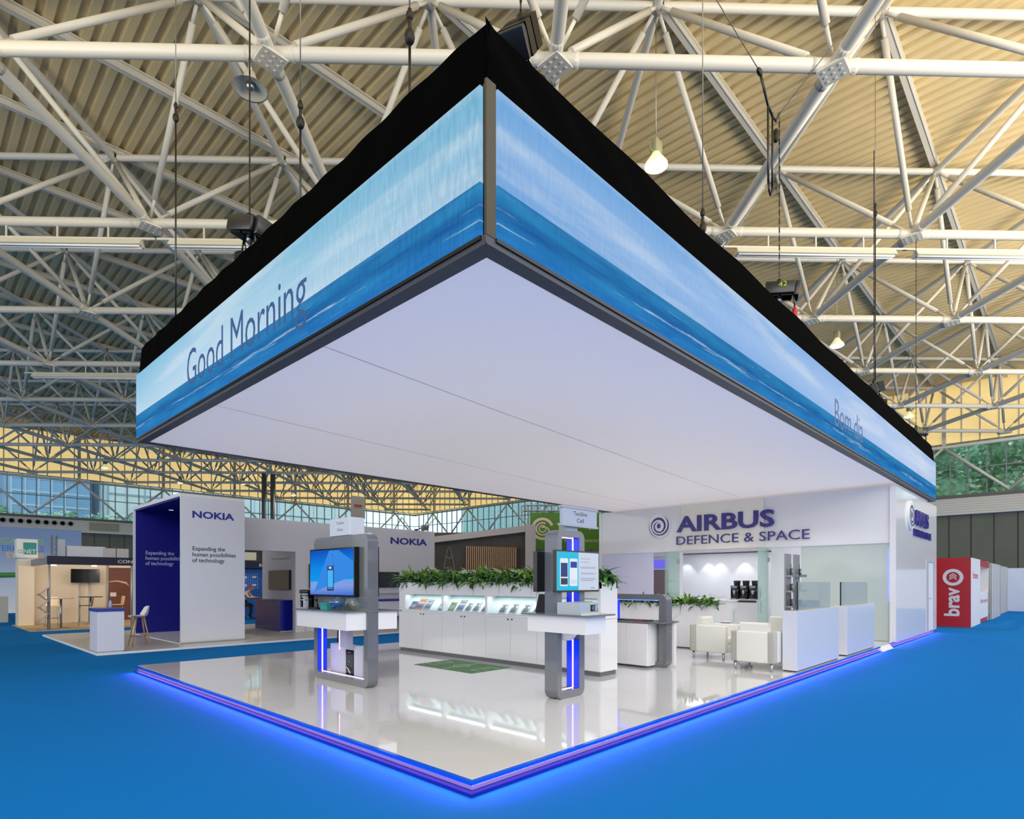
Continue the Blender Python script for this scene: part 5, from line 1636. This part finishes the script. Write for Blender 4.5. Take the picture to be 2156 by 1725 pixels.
b = MB(); b.tube((.60, 22.0, .02), (.60, 22.0, 1.4), .025, 8); b.box(.3, .75, 21.85, 22.2, .02, .04); b.build('post', steel, t)
for k in range(5):
    z = .38 + k * .22
    s = 1 if k % 2 else -1
    b = MB(); b.obox((.47, 22.0, z + .08), .20, .16, .012, Matrix.Rotation(-.75 * -s, 3, 'Y')); tr_k = b.build('tray', alu, t)
    b = MB(); b.obox((.47, 22.0, z + .10), .14, .13, .006, Matrix.Rotation(-.75 * -s, 3, 'Y')); b.build('leaflet', M('leaflet_%d' % (k % 2), (S(216, 196, 176), S(150, 132, 120))[k % 2], .5), tr_k)
# further stands behind it
bn = thing('big_banner', 'wide blue grey banner with green, blue and orange words at the left edge', 'banner', (1.2, 39.9, 0))
b = MB(); b.prism([(0, 0), (0, 4.6), (4.4, 4.6), (4.4, 0)], 'y', 37.82, 37.9); b.build('print', grad_screen('banner_print', [(0, S(206, 212, 222)), (.35, S(176, 190, 214)), (.75, S(126, 150, 190)), (1, S(116, 140, 184))], 2, .62), bn)  # banner print and its words have a glow of their own added
for wd_, z, x0_, w_, col in (('APPLICATIONS', 3.72, .30, 2.72, S(110, 160, 104)), ('TERMINALS', 3.32, 1.0, 2.02, S(56, 108, 170)), ('SYSTEMS', 2.95, 1.42, 1.60, S(206, 160, 84))):
    text('lettering', wd_, E('banner_' + wd_.lower(), col, .7), bn, (x0_ - .32, 37.82, z), (1, 0, 0), w_, .30, .005, .012)
b = MB(); b.path([(-.2, 37.8, 1.7), (.8, 37.8, 2.02), (1.6, 37.8, 2.05), (2.3, 37.8, 1.9)], [.10, .14, .14, .08], 8); b.build('green_arc', M('banner_green', S(70, 150, 80), .5), bn)
for k, (x, w, z0_, z1_, lab, nm) in enumerate(((3.05, .30, 0, 3.95, 'pale upright panel beside the silver truss behind the beige booth', 'tower'), (3.42, 1.72, 2.5, 3.62, 'wide white box panel above the navy fascia', 'wide'), (5.05, 1.2, 2.5, 3.55, 'grey two part panel above the right end of the navy fascia', 'grey'))):
    t = thing('display_panel', lab, 'stand_panel', (x, 36, 0))  # plain unlit panels, nothing shines inside them
    b = MB(); b.box(x, x + w, 36 - k * .1, 36.3, 0, z1_); b.build('board', M('panel_' + nm, (S(186, 190, 200), S(214, 216, 220), S(196, 190, 186))[k], .5), t)
    if k == 2:
        b = MB(); b.box(x + .58, x + .61, 35.78, 35.8, .5, z1_); b.build('joint', dark, t)
t = thing('lattice_mast', 'slim silver lattice mast right of the big blue grey banner', 'mast', (3.2, 37, 0))
b = MB()
for dx in (0, .22):
    for dy in (0, .22): b.tube((2.92 + dx, 36.9 + dy, 0), (2.92 + dx, 36.9 + dy, 4.2), .025, 6)
for k in range(14):
    z = k * .3
    b.tube((2.92, 36.9, z), (3.14, 36.9, z + .3), .012, 5); b.tube((3.14, 36.9, z), (2.92, 36.9, z + .3), .012, 5)
b.build('lattice', alu, t)
for k, (x, y, lab) in enumerate(((-.25, 31.5, 'white framed display cabinet at the left edge by the beige booth'), (-.05, 28.5, 'pale low cupboard left of the beige booth closet'))):
    t = thing('display_cabinet', lab, 'cabinet', (x, y, 0))
    b = MB(); b.box(x - .35, x + .28, y, y + .4, 0, 1.05); b.build('body', M('cupboard_grey', S(190, 186, 176), .5), t)
    if k == 0:
        b = MB(); b.ring(rr(x - .35, x + .3, 1.15, 2.05, .02, 2), rr(x - .28, x + .24, 1.22, 1.98, .02, 2), 'y', y, y + .06); b.build('frame', white_matt, t)
        b = MB(); b.box(x - .28, x + .24, y + .03, y + .05, 1.22, 1.98); b.build('picture', M('cabinet_picture', S(120, 108, 96), .4, noise=.4, nscale=3), t)
    else:
        b = MB(); b.box(x - .37, x + .30, y - .02, y + .42, 1.05, 1.08); b.build('top', white_matt, t)

# ================================================================== stands behind the brochure counter
db = thing('dark_booth', 'dark booth wall with white rocket outline and timber slat screen', 'exhibition booth', (13.5, 14.5, 0))
A, B = Vector((12.1, 15.6, 0)), Vector((14.9, 12.62, 0))
d_ = (B - A).normalized()
def dw(b, s0, s1, o0, o1, z0, z1):
    n_ = Vector((d_.y, -d_.x, 0)) * -1      # away from the viewer
    ps = [A + d_ * s + n_ * o for s, o in ((s0, o0), (s1, o0), (s1, o1), (s0, o1))]
    b.add([(p.x, p.y, z0) for p in ps] + [(p.x, p.y, z1) for p in ps], [(0, 1, 2, 3), (4, 5, 6, 7), (0, 1, 5, 4), (1, 2, 6, 5), (2, 3, 7, 6), (3, 0, 4, 7)])
LB = (B - A).length
b = MB(); dw(b, -1.2, LB - .3, .30, .36, 0, 3.7); b.build('dark_wall', M('concrete_dark', S(78, 72, 70), .7, noise=.15, nscale=2), db)
b = MB(); dw(b, LB - .30, LB + .12, -.1, .36, 0, 3.98); b.build('end_column', M('column_mauve', S(186, 180, 180), .5), db)
b = MB()
nb = Vector((d_.y, d_.x, 0)) * 0 + Vector((-d_.y, d_.x, 0))
vs = []
for o in (0, .36):
    for s, z in ((-1.2, 3.12), (LB - .3, 3.70), (LB - .3, 3.96), (-1.2, 3.36)):
        p = A + d_ * s + nb * o
        vs.append((p.x, p.y, z))
b.add(vs, [(0, 1, 2, 3), (7, 6, 5, 4), (0, 4, 5, 1), (3, 2, 6, 7), (0, 3, 7, 4), (1, 5, 6, 2)])
b.build('sloping_fascia', M('column_mauve', S(186, 180, 180), .5), db)
b = MB(); k = 0
while k < 26:
    dw(b, 1.38 + k * .08, 1.42 + k * .08, .0, .08, 2.1, 3.13 - .003 * k); k += 1
b.build('slat_screen', M('timber_slat', S(188, 156, 124), .5), db)
b = MB(); dw(b, 1.38, 3.46, .10, .14, 2.1, 3.12); b.build('slat_backing', M('slat_back', S(96, 74, 60), .7), db)
n_ = Vector((-d_.y, d_.x, 0))
def rp(s, z): p = A + d_ * s + n_ * .285; return (p.x, p.y, z)
b = MB()
rocket = [(.42, 1.9), (.46, 2.35), (.52, 2.7), (.60, 3.0), (.66, 3.12), (.72, 3.0), (.80, 2.7), (.86, 2.35), (.90, 1.9)]
b.path([rp(s, z) for s, z in rocket], .012, 5); b.path([rp(.52, 2.72), rp(.66, 2.66), rp(.80, 2.72)], .01, 5); b.path([rp(.53, 2.66), rp(.66, 2.60), rp(.79, 2.66)], .01, 5)
b.path([rp(.66 + .14 * math.cos(a / 8 * 6.283), 2.1 + .2 * math.sin(a / 8 * 6.283)) for a in range(9)], .008, 5)
b.build('rocket_outline', M('chalk', S(170, 166, 160), .6), db)
t = thing('slab_counter', 'white slab topped counter in front of the timber slat screen', 'counter', (13.5, 13.5, 0))
b = MB(); dw(b, 1.30, 3.7, -1.0, -.05, 1.98, 2.12); b.build('slab', M('slab_white', S(214, 210, 216), .4), t)
b = MB(); dw(b, 1.6, 3.2, -.7, -.2, 0, 1.98); b.build('body', M('slab_dark', S(48, 46, 50), .5), t)
for k, s in enumerate((1.98, 2.22)):
    p = A + d_ * s + n_ * -.5
    t = thing('clear_bottle', ('clear bottle on the white slab counter, left of two', 'clear bottle on the white slab counter, right of two')[k], 'bottle', (p.x, p.y, 2.12), 0, 'bottles on the slab counter')
    b = MB(); b.lathe([(.035, 0), (.036, .12), (.012, .2), (.012, .26)], (0, 0, 0), 10); b.build('body', M('bottle_pale', S(206, 206, 196), .15), t, True)
    b = MB(); b.lathe([(.014, .255), (.014, .275), (.001, .276)], (0, 0, 0), 8); b.build('cap', white_matt, t, True)

gb = thing('green_banner', 'large green hanging banner with white ring emblem behind the narrow kiosk sign', 'banner', (17.5, 12.9, 3))
A2, B2 = Vector((16.3, 14.02, 0)), Vector((18.6, 11.62, 0))
d2 = (B2 - A2).normalized()
n2 = Vector((-d2.y, d2.x, 0))
def gp(s, o, z): p = A2 + d2 * s + n2 * o; return Vector((p.x, p.y, z))
L2 = (B2 - A2).length
b = MB()
vs = [gp(s, o, z) for z in (3.1, 4.72) for s, o in ((0, 0), (L2, 0), (L2, .05), (0, .05))]
b.add(vs, [(0, 1, 2, 3), (4, 5, 6, 7), (0, 1, 5, 4), (1, 2, 6, 5), (2, 3, 7, 6), (3, 0, 4, 7)]); gpn = b.build('panel', M('banner_green_print', S(82, 132, 30), .5, noise=.12, nscale=.8), gb)
cream = M('banner_cream', S(224, 206, 184), .5)
b = MB()
def arc(cx, cz, r0, r1, a0, a1, n=20):
    vs = []
    for i in range(n + 1):
        a = math.radians(a0 + (a1 - a0) * i / n)
        vs += [gp(cx + r0 * math.cos(a), -.006, cz + r0 * math.sin(a)), gp(cx + r1 * math.cos(a), -.006, cz + r1 * math.sin(a))]
    b.add(vs, [(2 * i, 2 * i + 1, 2 * i + 3, 2 * i + 2) for i in range(n)])
arc(.55, 4.0, .38, .50, 20, 300); arc(.55, 4.0, .24, .30, 60, 330); arc(.55, 4.0, .12, .17, 0, 360); arc(.62, 3.85, .20, .26, -60, 120)
b.build('ring_emblem', cream, gpn)
text('lettering', 'T', cream, gpn, gp(1.18, -.004, 3.95), d2, .22, .30, .004, .02)
text('lettering', 'I', cream, gpn, gp(2.60, -.004, 3.95), d2, .06, .30, .004, .02)
text('lettering', 'E VIDEO TECHNOLOGY', cream, gpn, gp(1.36, -.004, 3.42), d2, 1.75, .12, .004, .008)
b = MB()
for s in (.3, L2 - .3): b.tube(gp(s, .02, 4.72), gp(s, .02, 12.7), .01, 4)
b.build('wire', dark, gb)
t = thing('truss_gantry', 'silver lattice truss gantry framing the green hanging banner', 'truss', gp(-.2, 0, 0))
b = MB()
def lattice(P, Q, w):
    dd = (Q - P).normalized(); up = Vector((0, 0, 1)) if abs(dd.z) < .5 else d2
    vv = dd.cross(up).normalized(); uu = vv.cross(dd)
    cs = [uu * w * a + vv * w * c for a, c in ((-1, -1), (1, -1), (1, 1), (-1, 1))]
    for c in cs: b.tube(P + c, Q + c, .022, 6)
    n = int((Q - P).length / (w * 2.2))
    for i in range(n):
        p, q = P.lerp(Q, i / n), P.lerp(Q, (i + 1) / n)
        for k in range(4):
            a_, c_ = cs[k], cs[(k + 1) % 4]
            b.tube(p + (a_ if i % 2 else c_), q + (c_ if i % 2 else a_), .011, 4, None, False)
lattice(gp(-.22, .2, 0), gp(-.22, .2, 5.05), .15); lattice(gp(-.3, .35, 2.85), gp(L2 + 1.2, .35, 2.85), .14); lattice(gp(-.3, .35, 4.95), gp(L2 + 1.2, .35, 4.95), .13); lattice(gp(L2 + 1.2, .2, 0), gp(L2 + 1.2, .2, 5.05), .15)
b.build('lattice', alu, t)
for k, s in enumerate((1.6, 2.9)):
    b = MB(); p = gp(s, -.25, 4.86); b.lathe([(.05, .12), (.11, 0), (.001, -.01)], p, 12); b.build('lamp', E('gantry_lamp', (1, .88, .7), 4), t)
yb_ = thing('lit_booth', 'warm lit booth with green and yellow goods under the green banner', 'exhibition booth', gp(1.5, 2.5, 0))
b = MB(); b.add([gp(-.5, 2.5, 0), gp(4.5, 2.5, 0), gp(4.5, 2.5, 2.7), gp(-.5, 2.5, 2.7), gp(-.5, 2.6, 0), gp(4.5, 2.6, 0), gp(4.5, 2.6, 2.7), gp(-.5, 2.6, 2.7)], [(0, 1, 2, 3), (4, 5, 6, 7), (3, 2, 6, 7)]); b.build('back_wall', M('warm_panel', S(236, 206, 160), .6), yb_)
b = MB(); b.add([gp(.0, 2.0, 0), gp(1.4, 2.0, 0), gp(1.4, 2.0, 2.0), gp(0, 2.0, 2.0)], [(0, 1, 2, 3)]); b.add([gp(.0, 2.05, 0), gp(1.4, 2.05, 0), gp(1.4, 2.05, 2.0), gp(0, 2.05, 2.0)], [(0, 1, 2, 3)]); b.build('green_panel', M('lime_panel', S(140, 170, 50), .5), yb_)
spot('lit_booth_lamp', gp(1.2, 1.0, 2.6), gp(1.2, 2.5, 1.8), 60, (1, .8, .5), 120, .8, .1)

# ================================================================== red and white booth, partitions on the right
br = thing('red_booth', 'red and white booth with a tall white word on its red wall', 'exhibition booth', (27, .5, 0))
redm = M('booth_red', S(176, 18, 34), .35)
b = MB(); b.box(23.95, 24.02, -.6, 3.5, 0, 2.55); rw = b.build('red_wall', redm, br)
b = MB(); b.box(24.02, 26.95, -.6, -.5, 0, 2.55); b.box(26.95, 30.0, -.6, -.5, .18, 1.25); b.box(29.9, 30.0, -.6, 3.0, 0, 2.55); b.box(24.02, 29.9, 3.4, 3.5, 0, 2.5); wt = b.build('white_walls', M('booth_white', S(226, 226, 230), .4), br)
b = MB(); b.box(26.95, 30.0, -.62, -.5, 2.28, 2.52); b.box(26.95, 30.0, -.58, -.5, 0, .18); b.build('red_trim', redm, br)
b = MB(); b.box(26.95, 29.9, 1.0, 1.1, .2, 2.4); b.box(26.95, 27.0, -.5, 1.0, .2, 2.4); b.build('recess', M('recess_cream', S(222, 214, 200), .5), br)
wl = M('booth_letter', S(214, 214, 222), .4)
text('lettering', 'brav', wl, rw, (23.95, -.28, .40), (0, 0, 1), 1.06, .47, .01, .03, uy=(0, 1, 0))
b = MB()
def ringx(cy, cz, ro, ri, x, n=28):
    o = [(cy + ro * math.cos(2 * math.pi * i / n), cz + ro * math.sin(2 * math.pi * i / n)) for i in range(n)]
    q = [(cy + ri * math.cos(2 * math.pi * i / n), cz + ri * math.sin(2 * math.pi * i / n)) for i in range(n)]
    b.ring(o, q, 'x', x - .012, x)
ringx(-.08, 1.83, .31, .20, 23.95)
for k in range(3):
    z = 1.74 + k * .07
    for s in (-1, 1):
        b.add([(23.938, -.08, z + .07), (23.938, -.08, z + .105), (23.938, -.08 + s * .11, z + .025), (23.938, -.08 + s * .11, z - .01)], [(0, 1, 2, 3)])
b.build('ring_emblem', wl, rw)
text('lettering', 'bravo', M('letter_red', S(176, 40, 54), .4), wt, (24.62, -.6, 1.78), (1, 0, 0), 1.55, .27, .004, .008)
text('lettering', 'bravo', M('letter_red', S(176, 40, 54), .4), wt, (27.0, -.6, .80), (1, 0, 0), 2.7, .19, .004, .008)
pm = M('partition_white', S(204, 212, 226), .45)
for k, (x0_, x1_, y, lab) in enumerate(((30.4, 34.3, -.66, 'white partition wall run right behind the red and white booth'), (36.2, 40.9, -.55, 'white partition wall run with ribs before the far right corner'))):
    t = thing('partition_wall', lab, 'partition', (x0_, y, 0), 0, 'white partitions on the right')
    b = MB(); b.box(x0_, x1_, y, y + .05, 0, 2.48); b.build('panels', pm, t)
    b = MB(); xx = x0_
    while xx <= x1_: b.box(xx - .03, xx + .03, y - .04, y + .06, 0, 2.5); xx += .97
    b.build('posts', alu, t)
t = thing('partition_wall', 'white partition wall facing us at the right edge', 'partition', (40.95, -4, 0), 0, 'white partitions on the right')
b = MB(); b.box(40.93, 40.98, -9, -.5, 0, 2.45); b.build('panels', pm, t)
b = MB(); y = -9
while y < -.4: b.box(40.90, 41.0, y - .02, y + .02, 0, 2.47); y += 1.45
b.build('posts', alu, t)
t = thing('partition_wall', 'pale partition wall set back between the two ribbed partition runs', 'partition', (35, .3, 0), 0, 'white partitions on the right')
b = MB(); b.box(34.3, 36.2, -.1, -.05, 0, 2.4); b.build('panels', M('partition_pale', S(196, 206, 222), .45), t)
b = MB()
for x in (34.3, 35.25, 36.2): b.box(x - .03, x + .03, -.13, -.02, 0, 2.42)
b.build('posts', alu, t)
for x, y in ((22.97, 56.3), (23.6, 55.7)):
    b = MB(); b.tube((x, y, 0), (x, y, 12.7), .22, 12); b.box(x - .35, x + .35, y - .35, y + .35, 0, .3)
    struct(b.build('column', M('column_dark', S(84, 84, 80), .5)))

# ================================================================== outside the windows
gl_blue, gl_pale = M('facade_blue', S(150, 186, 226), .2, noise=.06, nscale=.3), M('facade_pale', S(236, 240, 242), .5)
line_m = M('facade_line', S(196, 216, 236), .5)
def office(x0, x1, y0, y1, h, mat_, label, dx, dz, lm):
    t = thing('office_building', label, 'building', ((x0 + x1) / 2, (y0 + y1) / 2, 0), 0, 'buildings outside the hall')
    b = MB(); b.box(x0, x1, y0, y1, 0, h); b.build('facade', mat_, t)
    b = MB(); x = x0
    while x <= x1: b.box(x - .08, x + .08, y0 - .12, y0, 0, h); x += dx
    z = 1.0
    while z < h: b.box(x0, x1, y0 - .10, y0, z - .12, z + .12); z += dz
    b.build('window_grid', lm, t)
    b = MB(); y = y0
    while y <= y1: b.box(x0 - .12, x0, y - .08, y + .08, 0, h); y += dx
    b.build('side_grid', lm, t)
    b = MB(); b.box(x0 - .3, x1 + .3, y0 - .3, y1 + .3, h, h + .5); b.build('roof_edge', lm, t)
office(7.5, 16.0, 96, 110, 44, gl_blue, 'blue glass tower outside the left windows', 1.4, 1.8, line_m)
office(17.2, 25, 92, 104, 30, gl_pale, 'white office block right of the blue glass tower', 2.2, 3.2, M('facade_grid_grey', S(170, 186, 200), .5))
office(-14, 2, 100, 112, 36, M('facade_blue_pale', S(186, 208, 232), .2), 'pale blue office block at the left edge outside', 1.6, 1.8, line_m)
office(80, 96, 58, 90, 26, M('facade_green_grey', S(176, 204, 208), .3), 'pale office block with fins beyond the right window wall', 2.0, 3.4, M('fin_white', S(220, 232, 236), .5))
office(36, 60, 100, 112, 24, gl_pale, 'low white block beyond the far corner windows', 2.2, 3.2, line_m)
bark = M('bark', S(74, 62, 50), .9)
lf1, lf2, lf3 = M('tree_leaf_light', S(204, 226, 196), .7), M('tree_leaf_mid', S(178, 210, 182), .7), M('tree_leaf_deep', S(150, 190, 158), .7)  # leaf greens paled, the haze of the window glass put into them
def tree_proto(seed, name, label, loc, h, r):
    t = thing(name, label, 'tree', loc, 0, 'trees outside the hall')
    rnd = random.Random(seed)
    b = MB(); b.path([(0, 0, 0), (.1, 0, h * .3), (-.1, .1, h * .6), (.1, 0, h * .85)], [.35, .28, .2, .06], 8)
    for k in range(5):
        a = k * 1.3
        b.path([(0, 0, h * (.3 + .08 * k)), (r * .5 * math.cos(a), r * .5 * math.sin(a), h * (.5 + .08 * k))], [.14, .04], 6)
    b.build('trunk', bark, t, True)
    b = MB()
    lobes = [(max(-.62 * r, min(.62 * r, rnd.gauss(0, r * .42))), max(-.62 * r, min(.62 * r, rnd.gauss(0, r * .42))), h * rnd.uniform(.38, .9), r * rnd.uniform(.34, .6)) for _ in range(16)]
    b.cur = 3
    for lx, ly, lz, lr in lobes:
        b.ball((lx, ly, lz), lr * .74, lr * .74, lr * .66, 6)
    for k in range(4600):
        lx, ly, lz, lr = lobes[rnd.randrange(16)]
        d = Vector((rnd.gauss(0, 1), rnd.gauss(0, 1), rnd.gauss(0, 1))).normalized() * lr * rnd.uniform(.65, 1.05)
        c = Vector((lx, ly, lz)) + d
        s = rnd.uniform(.16, .40)
        u = Vector((rnd.gauss(0, 1), rnd.gauss(0, 1), rnd.gauss(0, .6))).normalized()
        v = u.cross(Vector((rnd.gauss(0, 1), rnd.gauss(0, 1), rnd.gauss(0, 1)))).normalized()
        b.cur = rnd.randrange(3)
        b.add([c + u * s, c + v * s * .6, c - u * s, c - v * s * .6], [(0, 1, 2, 3)])
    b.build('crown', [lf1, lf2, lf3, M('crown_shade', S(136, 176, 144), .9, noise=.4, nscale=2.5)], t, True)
    return t
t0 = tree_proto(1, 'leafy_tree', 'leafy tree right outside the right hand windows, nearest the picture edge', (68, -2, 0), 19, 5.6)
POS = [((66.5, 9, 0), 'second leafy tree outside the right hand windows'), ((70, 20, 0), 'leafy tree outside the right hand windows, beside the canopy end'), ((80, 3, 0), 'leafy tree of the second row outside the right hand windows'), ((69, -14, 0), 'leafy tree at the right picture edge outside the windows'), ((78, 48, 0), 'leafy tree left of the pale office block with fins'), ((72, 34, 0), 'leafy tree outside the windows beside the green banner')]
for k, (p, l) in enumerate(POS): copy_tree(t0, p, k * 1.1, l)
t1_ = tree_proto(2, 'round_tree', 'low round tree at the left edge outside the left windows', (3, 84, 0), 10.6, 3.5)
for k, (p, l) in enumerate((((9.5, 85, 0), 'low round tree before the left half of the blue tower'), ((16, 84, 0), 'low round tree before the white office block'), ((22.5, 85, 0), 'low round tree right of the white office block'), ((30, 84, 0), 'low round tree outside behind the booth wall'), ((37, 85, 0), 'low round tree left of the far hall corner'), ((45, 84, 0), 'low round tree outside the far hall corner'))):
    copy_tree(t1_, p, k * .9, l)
b = MB(); b.add([(-80, 74, -.05), (130, 74, -.05), (130, 140, -.05), (-80, 140, -.05)], [(0, 1, 2, 3)]); b.add([(56, -60, -.05), (130, -60, -.05), (130, 74, -.05), (56, 74, -.05)], [(0, 1, 2, 3)])
struct(b.build('ground', M('lawn', S(96, 130, 84), .9)))
